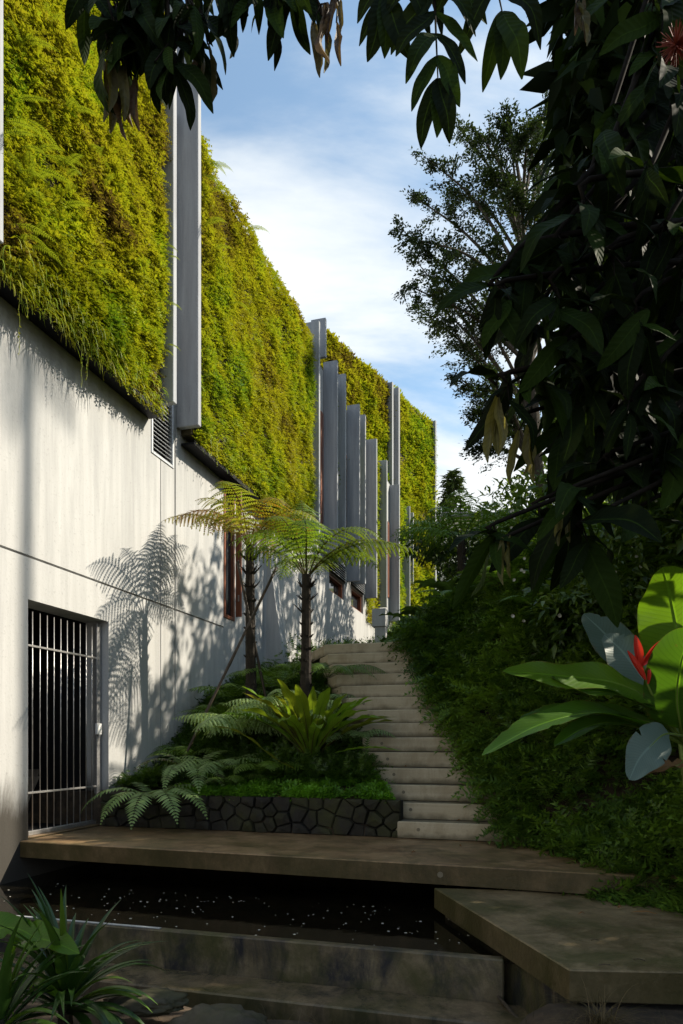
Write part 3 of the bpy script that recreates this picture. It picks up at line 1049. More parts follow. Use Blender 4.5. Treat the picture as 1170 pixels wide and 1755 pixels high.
# pier below the last low blade
pr = MB()
pr.put(*cbox(P(651, 1060, 15.5), (.15, -.04, 0), (.04, .15, 0), (0, 0, .20))); 
pr.put(*cbox(P(653, 1096, 15.5), (.12, -.03, 0), (.03, .12, 0), (0, 0, .27)))
pr.build('pier', M_WALL, bld)

# barred gate in the doorway
gv = VW - 0.10
gate = thing('metal_gate', 'closed galvanised steel bar gate in the dark doorway beside the deck', 'gate', B((dU0 + dU1) / 2, gv, 0.0))
gb0, gb1 = U(46, gv), U(171, gv)
zr1, zr2 = on_plane(107, 1117, gv)[1], on_plane(107, 1353, gv)[1]
hB = on_plane(104, 1060, gv)[1]
L0 = Vector((C_, -S_, 0))
me_bar = None
for px in (55.5, 68.4, 80.7, 92.4, 104, 115, 126, 137, 147.5, 157.3):
    u = U(px, gv)
    if me_bar is None:
        V, Fc = tube([(0, 0, 0.05), (0, 0, 1.2), (0, 0, hB)], 0.0058, 8)
        me_bar = mesh_of('bar', V, Fc, True); me_bar.materials.append(M_STEEL)
    link('bar', me_bar, gate, Vector(B(u, gv, 0)) - WL[gate])
for z in (zr1, zr2):
    add('rail', *bbox(gb0, gb1 - .04, gv + .006, gv + .014, z - .010, z + .010, .002), M_STEEL, gate)
add('bottom_rail', *bbox(gb0, gb1, gv - .02, gv + .02, 0.018, 0.06, .003), M_STEEL, gate)
pu = U(163.5, gv)
add('post', *bbox(pu, gb1, gv - .02, gv + .02, 0.062, dZ1 - .03, .003), M_STEEL, gate)
lk = add('lock', *bbox(pu - .035, pu + .05, gv + .021, gv + .05, on_plane(165, 1259, gv)[1], on_plane(165, 1240, gv)[1], .004), M_LOCK, gate)
add('keeper', *tube([B(pu + .02, gv + .035, on_plane(165, 1259, gv)[1] - .03), B(pu + .02, gv + .035, on_plane(165, 1259, gv)[1])], .012, 8), M_STEEL, lk)

# boards leaning inside the doorway
for k, (du, ln) in enumerate(((.75, .55), (1.0, .62))):
    u = dU0 + du
    o = add('leaning_plank', *cbox(B(u, VW - .75 - .2 * k, ln / 2 - .01), Vector((S_, C_, 0)) * .11, Vector((C_, -S_, 0)) * .015, Vector((S_ * .18, C_ * .18, ln / 2)), .003), M_PLANK)
    tag(o, ('short grey plank leaning inside the barred doorway, the nearer of two', 'grey plank leaning inside the barred doorway, the farther of two')[k], 'plank', 'planks leaning behind the gate')

# ------------------------------------------------------------------ living walls
SPR = [proto_sprig(5, .36, .15, .28, 1), proto_sprig(4, .42, .18, .35, 2), proto_rosette(6, 3)]
VN = np.array([C_, -S_, 0.0]); UN = np.array([S_, C_, 0.0])


def living_foliage(org, udir, ndir, lu, z0, z1, n, size, seed, brown=0.0, bulge=0.16, topcut=None, protos=SPR, fringe=True):
    r = np.random.default_rng(seed)
    a = r.random(n) * lu
    z = z0 + r.random(n) * (z1 - z0)
    q = np.c_[a, z]
    bump_ = noise(q, 1.4, seed, 3)
    fine = noise(q, 5.0, seed + 3, 2)
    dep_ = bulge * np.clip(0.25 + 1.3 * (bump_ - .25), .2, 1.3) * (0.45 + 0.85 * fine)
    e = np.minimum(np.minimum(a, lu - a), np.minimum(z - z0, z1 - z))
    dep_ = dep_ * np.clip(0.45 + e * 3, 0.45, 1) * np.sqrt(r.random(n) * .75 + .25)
    pos = np.asarray(org)[None] + udir[None] * a[:, None] + ndir[None] * dep_[:, None]
    pos[:, 2] = z
    # small holes that let the felt show
    hole = noise(q, 3.1, seed + 9, 2)
    keep = (hole > 0.29) | (r.random(n) < 0.28)
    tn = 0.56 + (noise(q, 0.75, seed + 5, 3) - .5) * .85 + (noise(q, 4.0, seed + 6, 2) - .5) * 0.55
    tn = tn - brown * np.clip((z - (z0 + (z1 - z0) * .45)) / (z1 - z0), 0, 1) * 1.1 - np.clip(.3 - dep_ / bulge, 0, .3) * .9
    tip = ndir[None] * (0.75 + r.random((n, 1)) * .6) + np.array([0, 0, -1.0])[None] * (r.random((n, 1)) * 1.3 - 0.35) + udir[None] * (r.random((n, 1)) - .5) * 1.7
    nrm = np.array([0, 0, 1.0])[None] + ndir[None] * .9 + (r.random((n, 3)) - .5) * 1.0
    sc = size * (0.45 + 1.5 * r.random(n) ** 2.2) * (0.75 + .5 * bump_)
    which = r.integers(0, len(protos), n)
    out = []
    for k in range(len(protos)):
        m = keep & (which == k)
        out.append(scatter(protos[k], pos[m], tip[m], nrm[m], sc[m] * (1.0 if k < 2 else .75), np.clip(tn[m], 0, 1)))
    return cat(out)


def living_wall(label, u0, u1, z0, z1, n, size, seed, v0=VW, brown=0.0, bulge=.2, trim=True, prot=SPR, low=0.0):
    t = thing('vertical_garden', label, 'green wall', B((u0 + u1) / 2, v0 + .1, z0), 'planted panels hung on the concrete facade')
    add('backing_panel', *bbox(u0, u1, v0 + .004, v0 + .16, z0 + .10, z1 - .12), M_BACK, t)
    if trim:
        add('edge_trim', *bbox(u0, u1, v0 + .004, v0 + .195, z0 - .035, z0 + .0), M_TRIM, t)
        add('edge_lip', *bbox(u0, u1, v0 + .197, v0 + .208, z0 - .045, z0 + .02, .002), M_TRIM, t)
    V, Fc, T = living_foliage(B(u0 + .02, v0 + .13, 0), UN, VN, u1 - u0 - .04, z0 + .02 - low, z1, n, size, seed, brown, bulge, protos=prot)
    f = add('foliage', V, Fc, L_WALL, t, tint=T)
    tag(f, kind='stuff')
    return t


LW1 = living_wall('nearest planted wall panel with arching fern fronds, left of the two tall concrete blades', uL + .12, uA - .03, ZS, 9.9, 46000, .072, 11, bulge=.28, low=.07)
LW2 = living_wall('olive green planted wall panel between the tall concrete blades and the tree ferns', uB_ + .12, uC - .03, ZS, on_plane(440, 382, VT)[1] - .05, 50000, .070, 12, brown=.08, bulge=.24)
# planted strips between the low blades
segs = [(UR[0] + .1, UR[1]), (UR[2] + .1, UR[3]), (UR[4] + .1, UR[5]), (UR[6] + .1, UR[7]), (UR[7] + .1, UR[8]), (UR[8] + .1, UEND)]
PR_FAR = [proto_sprig(3, .42, .24, .3, 5), proto_rosette(4, 8)]
for k, (a, b_) in enumerate(segs):
    lw3 = thing('vertical_garden', 'narrow planted strip squeezed between low grey blades, %s from the tree ferns' % ('nearest', 'second', 'third', 'fourth', 'fifth', 'farthest')[k], 'green wall', B((a + b_) / 2, VW + .1, 5.0), 'narrow planted strips between the low blades')
    add('backing_panel', *bbox(a, b_, VW + .004, VW + .03, 5.2, 9.05), M_BACK, lw3)
    V, Fc, T = living_foliage(B(a, VW + .025, 0), UN, VN, b_ - a, (5.15, 5.1, 4.3, 3.9, 3.9, 3.9)[k], 9.1, int(3600 * max(.5, (b_ - a))), .085, 30 + k, bulge=.07 if k < 3 else .22, protos=PR_FAR)
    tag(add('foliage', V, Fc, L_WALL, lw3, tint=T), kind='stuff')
# set-back panels
lS = (Vector((SU1.x, SU1.y, 0)) - s0).length
for k, (a, b_, lab, br) in enumerate(((0.0, lS + .02, 'high planted wall with a straw brown upper half, above the low concrete blades', .75),
                                      (lS + .32, (s1 - s0).length - .35, 'far yellow green planted wall at the end of the facade beside the sky', .0))):
    o0 = s0 + sdir * a + sn * .02
    t = thing('vertical_garden', lab, 'green wall', (o0.x, o0.y, 9.0), 'planted panels hung on the concrete facade')
    zb = 8.6 if k == 0 else 4.8
    c = s0 + sdir * (a + b_) / 2 + sn * .06
    add('backing_panel', *cbox((c.x, c.y, (zb + ZU) / 2), sdir * (b_ - a) / 2, sn * .055, (0, 0, (ZU - zb) / 2 - .05)), M_BACK, t)
    V, Fc, T = living_foliage((o0.x, o0.y, 0), np.array(sdir), np.array(sn), b_ - a, zb, ZU, 30000 if k == 0 else 32000, .115, 60 + k, brown=br, bulge=.26, protos=PR_FAR)
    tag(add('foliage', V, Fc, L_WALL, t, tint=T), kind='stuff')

# fern fronds and trailing strings on the nearest panels
def wall_frond(root, u, z, az_out, L, e0, e1, seed, v=VW + .27, mat=None):
    az = math.atan2(VN[1], VN[0]) + az_out
    sp = spine(B(u, v, z), az, L, e0, e1, 9)
    mb = frond(sp, L * .17, 22, L * .028, 'blade', .0025, .25, .1, seed, .5)
    mb.build('fern_frond', mat or L_WALLFERN, root)


rr = random.Random(5)
for px, py in [(40, 80), (25, 140), (60, 110), (30, 190), (95, 165), (45, 250), (95, 200), (120, 205), (25, 330), (60, 350), (150, 270), (110, 290), (40, 300), (20, 370), (100, 370), (140, 440), (70, 430), (150, 250), (60, 320), (130, 340), (30, 410), (20, 225), (110, 110), (85, 60), (180, 320), (75, 270)]:
    u, z = on_plane(px, py, VW + .3)
    for k in range(rr.randint(1, 3)):
        wall_frond(LW1, u + rr.uniform(-.12, .12), z + rr.uniform(-.1, .1), rr.uniform(-1.3, 1.3), rr.uniform(.22, .42), rr.uniform(.1, 1.0), rr.uniform(-1.1, -.3), rr.randint(0, 9999))
for px, py in [(285, 420), (290, 440), (285, 520), (288, 590), (260, 500), (250, 560), (282, 600)]:
    u, z = on_plane(px, py, VW + .3)
    wall_frond(LW1, u, z, rr.uniform(.2, 1.2), rr.uniform(.16, .26), rr.uniform(.2, .8), -1.1, rr.randint(0, 9999))
for px, py in [(352, 275), (350, 300), (362, 330), (400, 520), (350, 390), (365, 430), (420, 400), (356, 285)]:
    u, z = on_plane(px, py, VW + .3)
    wall_frond(LW2, u, z, rr.uniform(-.2, 1.0), rr.uniform(.25, .5), rr.uniform(.3, 1.0), -1.0, rr.randint(0, 9999))
# grassy fringe hanging over the lower edge
for root, a, b_, cnt in ((LW1, uL + .15, U(170), 560), (LW1, U(170), uA - .1, 330), (LW2, uB_ + .2, uC - .2, 120)):
    mb = MB()
    for k in range(cnt):
        u = rr.uniform(a, b_)
        L = rr.uniform(.10, .34) if cnt > 400 else rr.uniform(.05, .14)
        sp = spine(B(u, VW + rr.uniform(.16, .30), ZS + rr.uniform(-.06, .36)), math.atan2(VN[1], VN[0]) + rr.uniform(-1.5, 1.5), L, rr.uniform(-.2, .5), -1.5, 5, .6)
        V, Fc, _ = ribbon(sp, lambda t: .014 * (1 - t * .85), (0, 0, 1), 0, cols=1)
        mb.put(V, Fc, tint=rr.uniform(.4, .95))
    tag(mb.build('hanging_fringe', L_WALL, root), kind='stuff')
for root, px, y0, y1 in ((LW1, 33, 500, 610), (LW1, 47, 470, 545), (LW1, 140, 590, 665), (LW1, 149, 590, 650), (LW2, 362, 745, 782), (LW2, 372, 760, 800)):
    u, zt = on_plane(px, y0, VW + .28); _, zb = on_plane(px, y1, VW + .28)
    mb = MB()
    pts = [B(u + .008 * math.sin(k * 1.7), VW + .28, zt + (zb - zt) * k / 10) for k in range(11)]
    mb.tube(pts, .0018, 4, False)
    pv = proto_leaf(.9, .1, .1)
    k = 0; z = zt
    while z > zb:
        aa = rr.uniform(0, 6.28)
        V, Fc, _ = scatter(pv, np.array([B(u, VW + .28, z)]), np.array([[math.cos(aa), math.sin(aa), -.6]]), np.array([[0, 0, 1.]]), np.array([.024]))
        mb.put(V, Fc.tolist(), tint=rr.uniform(.4, .8)); z -= rr.uniform(.03, .06)
    mb.build('trailing_vine', L_WALL, root)

# ------------------------------------------------------------------ deck, platform, pond walls
DU0, DU1 = 5.10, 6.458
deck = thing('concrete_deck', 'wide brown stained concrete slab bridging the pond below the stairs', 'slab', B(5.7, -1, -0.145))
dv1 = 1.62
dul, dur, nb_ = 5.27, 5.06, .008                               # the front edge is not quite square to the facade
q = []
for z_, k_ in ((-.150, 0), (-nb_, 0), (0.0, nb_)):
    q += [B(dul + k_, VW + .004, z_), B(dur + k_, 1.60 - k_, z_), B(6.70, 1.60 - k_, z_), B(6.70, VW + .004, z_)]
add('slab', q, [(3, 2, 1, 0)] + [(r_ * 4 + k, r_ * 4 + (k + 1) % 4, r_ * 4 + 4 + (k + 1) % 4, r_ * 4 + 4 + k) for r_ in (0, 1) for k in range(4)] + [(8, 9, 10, 11)], M_DECK, deck)
DU0 = dul + (dur - dul) * (-.72 - VW) / (1.60 - VW)
add('plug', *tube([B(DU0 - .006, on_plane(0, 0)[0] * 0 - .72, -.075), B(DU0 + .01, -.72, -.075)], .022, 14), M_GLUE, deck)
# sill strip under the gate
add('sill', *bbox(dU0 + .003, dU1 - .003, VW - .298, VW - .003, .002, .016, .002), M_DECK, deck)

# lower platform: skewed slab
pl = [Vector((0.69, 5.08)), Vector((1.085, 3.25)), Vector((4.2, 3.05)), Vector((4.2, 4.6))]
zt, zb = -0.163, -0.312
plat = thing('concrete_platform', 'lower mossy concrete slab with a sharp corner in the right foreground', 'slab', (1.6, 4.0, zb))
q = [(p.x, p.y, zb) for p in pl] + [(p.x, p.y, zt - .006) for p in pl]
cen = sum(pl, Vector((0, 0))) / 4
q += [((p + (cen - p).normalized() * .008).x, (p + (cen - p).normalized() * .008).y, zt) for p in pl]
add('slab', q, [(3, 2, 1, 0), (0, 1, 5, 4), (1, 2, 6, 5), (2, 3, 7, 6), (3, 0, 4, 7), (4, 5, 9, 8), (5, 6, 10, 9), (6, 7, 11, 10), (7, 4, 8, 11), (8, 9, 10, 11)], M_PLAT, plat)
# wall below the platform, set back, and the pipe along it
q = [(0.76, 5.0, -.95), (1.15, 3.33, -.95), (4.1, 3.15, -.95), (4.1, 4.5, -.95)]
q += [(a, b_, zb - .003) for a, b_, c in q]
add('support_wall', q, [(0, 1, 5, 4), (1, 2, 6, 5), (2, 3, 7, 6), (3, 0, 4, 7)], M_WEIR, plat)
add('pipe', *tube([(0.74, 4.6, -.44), (0.92, 3.9, -.56), (1.10, 3.2, -.70)], .010, 8), M_BARK, plat)

# pond retaining wall with its wet ledge
pw = thing('pond_wall', 'stained low concrete wall holding the pond, with a wet ledge in front', 'wall', B(4.05, -1, -.95))
add('wall', *bbox(4.045, 4.115, -8, 0.42 if False else -.20, -.95, -.336, .008), M_WEIR, pw)
add('ledge', *bbox(3.72, 4.043, -8, .05, -.95, -.585, .010), M_LEDGE, pw)
add('drip_edge', *bbox(4.060, 4.085, -4.4, U(1) * 0 - 2.45, -.335, -.328, .002), M_ALU, pw)

# floating petals and scum
mb = MB()
rp = random.Random(3)
for k in range(170):
    u = rp.uniform(4.15, 5.2); v = rp.uniform(-4.5, 0.4)
    p = B(u, v, -.357)
    r_ = rp.choice((.004, .005, .006, .008, .009, .011))
    a0 = rp.uniform(0, 6)
    mb.put([(p[0] + r_ * math.cos(a0 + i * 1.05) * rp.uniform(.7, 1.1), p[1] + r_ * math.sin(a0 + i * 1.05) * rp.uniform(.7, 1.1), p[2] + .001) for i in range(6)], [(0, 1, 2, 3, 4, 5)])
tag(mb.build('floating_petals', L_PETAL), 'white petals and flecks drifting on the dark pond', 'petals', kind='stuff')

# ------------------------------------------------------------------ stairs
st = thing('staircase', 'flight of pale board-marked concrete steps climbing between ferns and the hedge', 'stairs', B(U1, VL1 + .6, 0))
SW = 1.75
for k in range(NSTEP):
    u0 = U1 + k * T_R
    vl = VL1 + k * DV
    back = 2.1
    if k == NSTEP - 1: back = 6
    z0_, z1_ = k * H_R + .007, (k + 1) * H_R
    ub = u0 + T_R * back; vlb = vl + DV * back
    nose = 0.007
    lo = [(u0, vl), (u0, vl + SW), (ub, vlb + SW), (ub, vlb)]
    ti = [(u0 + nose, vl + nose), (u0 + nose, vl + SW), (ub, vlb + SW), (ub, vlb + nose)]
    q = [B(a, b_, z0_) for a, b_ in lo] + [B(a, b_, z1_ - nose) for a, b_ in lo] + [B(a, b_, z1_) for a, b_ in ti]
    s_ = add('step', q, [(3, 2, 1, 0), (0, 1, 5, 4), (1, 2, 6, 5), (2, 3, 7, 6), (3, 0, 4, 7), (4, 5, 9, 8), (5, 6, 10, 9), (6, 7, 11, 10), (7, 4, 8, 11), (8, 9, 10, 11)], M_STEP, st)
    for dvp in ((.20, .98) if k in (4, 5, 6) else (.20,)):
        if k < 9:
            p0 = Vector(B(u0 - .003, vl + dvp + .01 * (k % 3), z0_ + .082 + .006 * (k % 2)))
            V, Fc = tube([p0, p0 + Vector((S_, C_, 0)) * .010], .017, 14)
            add('plug', V, Fc, M_GLUE, s_)

# ------------------------------------------------------------------ stone wall of fitted basalt
def clip(poly, a, b_, c):
    out = []
    for i in range(len(poly)):
        p, q = poly[i], poly[(i + 1) % len(poly)]
        dp = a * p[0] + b_ * p[1] - c; dq = a * q[0] + b_ * q[1] - c
        if dp <= 0: out.append(p)
        if dp * dq < 0:
            t = dp / (dp - dq)
            out.append((p[0] + (q[0] - p[0]) * t, p[1] + (q[1] - p[1]) * t))
    return out


sw = thing('stone_wall', 'low retaining wall of dark fitted basalt stones behind the deck', 'wall', B(6.5, -3, 0))
va, vb, zh = VW + .02, VL1 + .02, 0.365
add('mortar', *bbox(6.492, 6.62, va, vb, -.02, zh - .012), M_MORTAR, sw)
rs = random.Random(11)
pts = []
for k in range(4000):
    p = (rs.uniform(va, vb), rs.uniform(0.0, zh))
    if all((p[0] - q[0]) ** 2 + ((p[1] - q[1]) * 1.05) ** 2 > (.115 + .075 * ((k * 7919) % 97) / 97) ** 2 for q in pts):
        pts.append(p)
for i, p in enumerate(pts):
    poly = [(va, 0.002), (vb, 0.002), (vb, zh), (va, zh)]
    for j, q_ in enumerate(pts):
        if i == j: continue
        dx, dy = q_[0] - p[0], q_[1] - p[1]
        if dx * dx + dy * dy > .6: continue
        ln = math.hypot(dx, dy)
        c = (dx * (p[0] + q_[0]) / 2 + dy * (p[1] + q_[1]) / 2) - rs.uniform(.002, .0055) * ln
        poly = clip(poly, dx, dy, c)
        if not poly: break
    if len(poly) < 3: continue
    cx_ = sum(a for a, b_ in poly) / len(poly); cz_ = sum(b_ for a, b_ in poly) / len(poly)
    pr_ = rs.uniform(.006, .045)
    n = len(poly)
    q = [B(6.50, a, b_) for a, b_ in poly] + [B(6.478, cx_ + (a - cx_) * .975, cz_ + (b_ - cz_) * .975) for a, b_ in poly]
    q += [B(6.478 - pr_ * rs.uniform(.6, 1.1), cx_ + (a - cx_) * rs.uniform(.80, .92), cz_ + (b_ - cz_) * rs.uniform(.80, .92)) for a, b_ in poly] + [B(6.478 - pr_ * 1.15, cx_, cz_)]
    Fc = []
    for k in range(n):
        k2 = (k + 1) % n
        Fc += [(k, k2, n + k2, n + k), (n + k, n + k2, 2 * n + k2, 2 * n + k), (2 * n + k, 2 * n + k2, 3 * n)]
    add('stone', q, Fc, M_STONE, sw)

# ------------------------------------------------------------------ ground cover and bank
rg = np.random.default_rng(21)


def cover(name, label, cat_, xs, ys, zs_, n, size, mat, seed, lump=.12, protos=None, up=.7):
    pass


# bright ground cover on top of the stone wall
n = 5200
u = 6.50 + rg.random(n) ** 1.3 * 0.75; v = va + .9 + rg.random(n) * (vb - va - .95)
x = u * S_ + v * C_; y = u * C_ - v * S_
z = height(x, y) + .02 + .14 * noise(np.c_[x, y], 6, 2, 2) * rg.random(n)
lum = noise(np.c_[x, y], 3.0, 5, 2)
keep = (lum > .36) | (rg.random(n) < .25)
V, Fc, T = scatter(proto_rosette(6, 4), np.c_[x, y, z][keep], np.c_[rg.normal(size=(n, 2)), np.full(n, .3)][keep], (np.c_[rg.normal(size=(n, 2)) * .4, np.ones(n)] - np.r_[UN] * .5)[keep], .038 + .034 * rg.random(n)[keep], np.clip(lum[keep] * 1.2 - .2, 0, 1))
tag(add('ground_cover', V, Fc, L_COVER, tint=T), 'bright green low leaves spilling along the top of the stone wall', 'ground cover', kind='stuff')
# leaf litter along the wall top
n = 700
u = 6.50 + rg.random(n) * .2; v = va + 1.2 + rg.random(n) * (vb - va - 1.2)
x = u * S_ + v * C_; y = u * C_ - v * S_
V, Fc, T = scatter(proto_leaf(.5, .1, .1), np.c_[x, y, height(x, y) + .022], np.c_[rg.normal(size=(n, 2)), np.zeros(n)], np.c_[rg.normal(size=(n, 2)) * .3, np.ones(n)], .025 + .02 * rg.random(n), rg.random(n))
tag(add('leaf_litter', V, Fc, L_DRY, tint=T), 'dry brown leaf litter on the soil behind the stone wall', 'leaf litter', kind='stuff')

# fern hedge on the bank right of the stairs
n = 34000
y = 3.0 + rg.random(n) * 8.0
dd_ = -0.16 + rg.random(n) ** 1.15 * 3.6
x = xr(y) + dd_
ins = height(xr(y) + np.maximum(dd_, .12), y)
lump = noise(np.c_[x, y], 1.5, 8, 3)
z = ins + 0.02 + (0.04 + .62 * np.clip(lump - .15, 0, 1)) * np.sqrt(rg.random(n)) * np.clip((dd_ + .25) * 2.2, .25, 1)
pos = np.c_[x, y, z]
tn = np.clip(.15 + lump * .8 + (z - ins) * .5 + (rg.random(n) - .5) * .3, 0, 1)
out_ = np.c_[-np.ones(n), -.55 * np.ones(n), np.zeros(n)]
tip = out_ * (.3 + rg.random((n, 1))) + np.c_[rg.normal(size=(n, 2)) * .7, .25 + rg.random(n) * .8 - .9 * (dd_ < .05)]
nrm = np.c_[rg.normal(size=(n, 2)) * .5 - .25, np.ones(n)]
sc = .12 + .26 * rg.random(n) ** 1.6
pr1 = proto_sprig(9, .34, .085, .34, 7)
pr2 = proto_sprig(7, .26, .09, .50, 9)
m_ = rg.random(n) < .5
V, Fc, T = cat([scatter(pr1, pos[m_], tip[m_], nrm[m_], sc[m_], tn[m_]), scatter(pr2, pos[~m_], tip[~m_], nrm[~m_], sc[~m_], tn[~m_])])
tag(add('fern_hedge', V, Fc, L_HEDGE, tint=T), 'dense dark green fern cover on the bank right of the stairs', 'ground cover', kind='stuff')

# low dark filler planting in the bed left of the stairs and on the slope above
n = 15000
u = 6.75 + rg.random(n) * 3.4; vlim = VL1 + DV * (u - U1) / T_R
v = VW + .05 + rg.random(n) * (vlim - .12 - VW)
x = u * S_ + v * C_; y = u * C_ - v * S_
lump = noise(np.c_[x, y], 1.8, 18, 3)
near_wall = np.clip((v - VW) / .5, 0, 1)
z = height(x, y) + (.03 + .24 * lump) * np.sqrt(rg.random(n)) * (.4 + .6 * near_wall)
tip = np.c_[rg.normal(size=(n, 2)), .2 + rg.random(n)] - np.r_[UN] * .5
V, Fc, T = scatter(pr1, np.c_[x, y, z], tip, np.c_[rg.normal(size=(n, 2)) * .5, np.ones(n)], .10 + .14 * rg.random(n), np.clip(lump * .55 + (rg.random(n) - .5) * .3, 0, 1))
tag(add('bed_undergrowth', V, Fc, L_HEDGE, tint=T), 'dark low fern undergrowth in the bed between wall and stairs', 'ground cover', kind='stuff')
n = 16000
y = 9.6 + rg.random(n) * 13; x = -3.2 + rg.random(n) * 10 + (y - 9.6) * .15
u = x * S_ + y * C_; v = x * C_ - y * S_
ok = (v > VW + .05) & ~((u < 11.2) & (v > VL1 + DV * (u - U1) / T_R) & (x < xr(y) + .0))
x, y = x[ok], y[ok]; n = len(x)
lump = noise(np.c_[x, y], .9, 28, 3)
z = height(x, y) + (.02 + .5 * lump) * rg.random(n) * np.clip((y - 9) / 3, .3, 1)
V, Fc, T = scatter(pr2, np.c_[x, y, z], np.c_[rg.normal(size=(n, 2)), .2 + rg.random(n)], np.c_[rg.normal(size=(n, 2)) * .5, np.ones(n)], .14 + .16 * rg.random(n), np.clip(lump * .9 + (rg.random(n) - .5) * .3, 0, 1))
tag(add('slope_undergrowth', V, Fc, L_HEDGE, tint=T), 'low green undergrowth on the slope above the stairs', 'ground cover', kind='stuff')

# ------------------------------------------------------------------ tree ferns
def tree_fern(label, base, top, r0, fr_list, mat, seed, plen=.30, npair=30, tint0=.6, group='tree ferns'):
    r = random.Random(seed)
    t = thing('tree_fern', label, 'tree fern', base, group)
    mb = MB()
    pts = curve([base, Vector(base).lerp(Vector(top), .5) + Vector((r.uniform(-.03, .03), 0, 0)), top], 14)
    mb.tube(pts, [r0 * (1.15 - .35 * i / 14) * r.uniform(.94, 1.06) for i in range(15)], 10)
    L = (Vector(top) - Vector(base)).length
    for k in range(int(L * 95)):                                # old leaf-base stubs
        f = r.random() ** .8
        p = pts[int(f * 13.9)]
        a = r.uniform(0, 6.28)
        d = Vector((math.cos(a), math.sin(a), r.uniform(.7, 1.4))).normalized()
        ln = r.uniform(.03, .06) + (.10 if f > .82 else 0) * r.random()
        q0 = p + Vector((math.cos(a), math.sin(a), 0)) * r0 * .8
        mb.tube([q0, q0 + d * ln], [.010, .003], 4, False)
    mb.build('trunk', M_TRUNK, t)
    for (az, L, e0, e1, tn) in fr_list:
        b0 = Vector(top) + Vector((math.cos(az), math.sin(az), 0)) * r0 * .6
        sp = spine(b0, az, L, e0, e1, 16, 1.1, r.uniform(-.12, .12))
        frond(sp, plen * r.uniform(.9, 1.08) * min(1.1, L), npair, 11, 'lacy', .009, .42, .16, r.randint(0, 9999), tint0 + tn).build('frond', mat, t)
    return t


def fan(n, L, e0, e1, seed, jit=.2, a0=0.0):
    r = random.Random(seed)
    return [(a0 + 2 * math.pi * k / n + r.uniform(-jit, jit), L * r.uniform(.85, 1.12), e0 + r.uniform(-.15, .2), e1 + r.uniform(-.3, .2), r.uniform(-.35, .35)) for k in range(n)]


def PG(px, Y, dz=0.0):
    """a point of the ground seen in photo column px, Y metres ahead"""
    x = (px - CX) / F * Y
    return Vector((x, Y, gh(x, Y) + dz))


b1 = PG(432, 8.7); t1 = P(428, 935, 8.7)
tree_fern('tree fern with amber and olive fronds nearest the tall timber window, tied to crossed poles', b1, t1, .066, fan(10, 1.18, 1.2, -.75, 4, .25, .2) + [(3.1, 1.25, .95, -.45, -.1), (1.8, 1.0, 1.4, -.4, .2)], L_TF1, 41, .36, 19, .45)
b2 = PG(521, 8.1); t2 = P(525, 985, 8.1)
fr2 = fan(9, 1.2, 1.1, -.7, 8, .25, .1) + [(-.05, 1.5, .85, -.65, -.1), (1.75, 1.35, 1.5, .55, .35), (2.5, 1.2, 1.35, -.1, .3)]
tree_fern('bright green tree fern with a slim dark trunk behind the nest fern', b2, t2, .068, fr2, L_TF2, 42, .38, 19, .75)
b3 = PG(800, 11.5); t3 = P(790, 925, 11.5)
tree_fern('tree fern with drooping fronds at the bend right of the stairs top', b3, t3, .08, fan(12, 1.3, .8, -.6, 12), L_FERN, 43, .36, 19, .8)

# support poles crossed at the first tree fern
for (p0, p1, lab) in ((P(333, 1262, 8.15), P(474, 972, 8.55), 'long dark pole slanting up to the right across the amber tree fern'),
                      (P(450, 1170, 8.75), P(407, 962, 8.55), 'short dark pole leaning left behind the amber tree fern trunk')):
    dd = (p1 - p0).normalized()
    mb = MB(); p0 = p0 - dd * .35
    Lp = (p1 - p0).length
    pts = [p0 + dd * (Lp * k / 12) for k in range(13)]
    mb.tube(pts, [.017 + (.003 if k % 3 == 0 else 0) for k in range(13)], 8)
    tag(mb.build('support_pole', M_POLE, loc=p0, smooth=True), lab, 'pole', 'poles propping the tree fern')

# ------------------------------------------------------------------ ferns in the bed
def fern_plant(label, base, fr_list, mat, seed, plen, npair, m, mode, tint0=.6, group='ferns in the planted bed', stem=.005, droop=.35):
    r = random.Random(seed)
    t = thing('fern', label, 'fern', base, group)
    for (az, L, e0, e1, tn) in fr_list:
        sp = spine(Vector(base) + Vector((math.cos(az) * .03, math.sin(az) * .03, 0)), az, L, e0, e1, 14, 1.0, r.uniform(-.25, .25))
        frond(sp, plen * r.uniform(.88, 1.1) * L, npair, m * L if mode == 'blade' else m, mode, stem, droop, .12, r.randint(0, 9999), tint0 + tn * .5).build('frond', mat, t)
    return t


toward = math.atan2(-1, -.1)
c1 = P(262, 1318, 7.35)
fern_plant('large arching fern spilling over the left end of the stone wall', (c1.x, c1.y, gh(c1.x, c1.y) + .12),
           [(toward - .9, .85, .9, -1.15, .1), (toward - .35, .85, .8, -1.3, .1), (toward + .15, .9, .75, -1.3, .2), (toward + .55, .95, .8, -1.2, .1), (toward + 1.0, 1.0, .8, -1.1, .1),
            (toward - 1.3, .7, .9, -.9, -.2), (toward + 1.5, .9, .9, -.9, -.1), (toward + 2.4, .7, 1.0, -.6, -.1), (toward - 2.2, .6, 1.1, -.6, -.2)], L_SILVER, 51, .20, 22, .036, 'blade', .35)
c1 = P(330, 1290, 7.7)
fern_plant('arching fern behind the first, against the concrete wall joint', (c1.x, c1.y, gh(c1.x, c1.y) + .15),
           [(toward - .2, .85, .8, -1.2, .1), (toward + .4, .9, .8, -1.2, .1), (toward + .9, .8, .8, -1.2, 0), (toward - .9, .75, 1.0, -.8, -.2), (toward + 1.7, .8, .9, -.8, -.1), (toward + 2.6, .8, 1.1, -.5, 0), (toward - 1.8, .7, 1.1, -.5, 0)], L_SILVER, 52, .20, 22, .036, 'blade', .2)
c1 = P(420, 1205, 8.1)
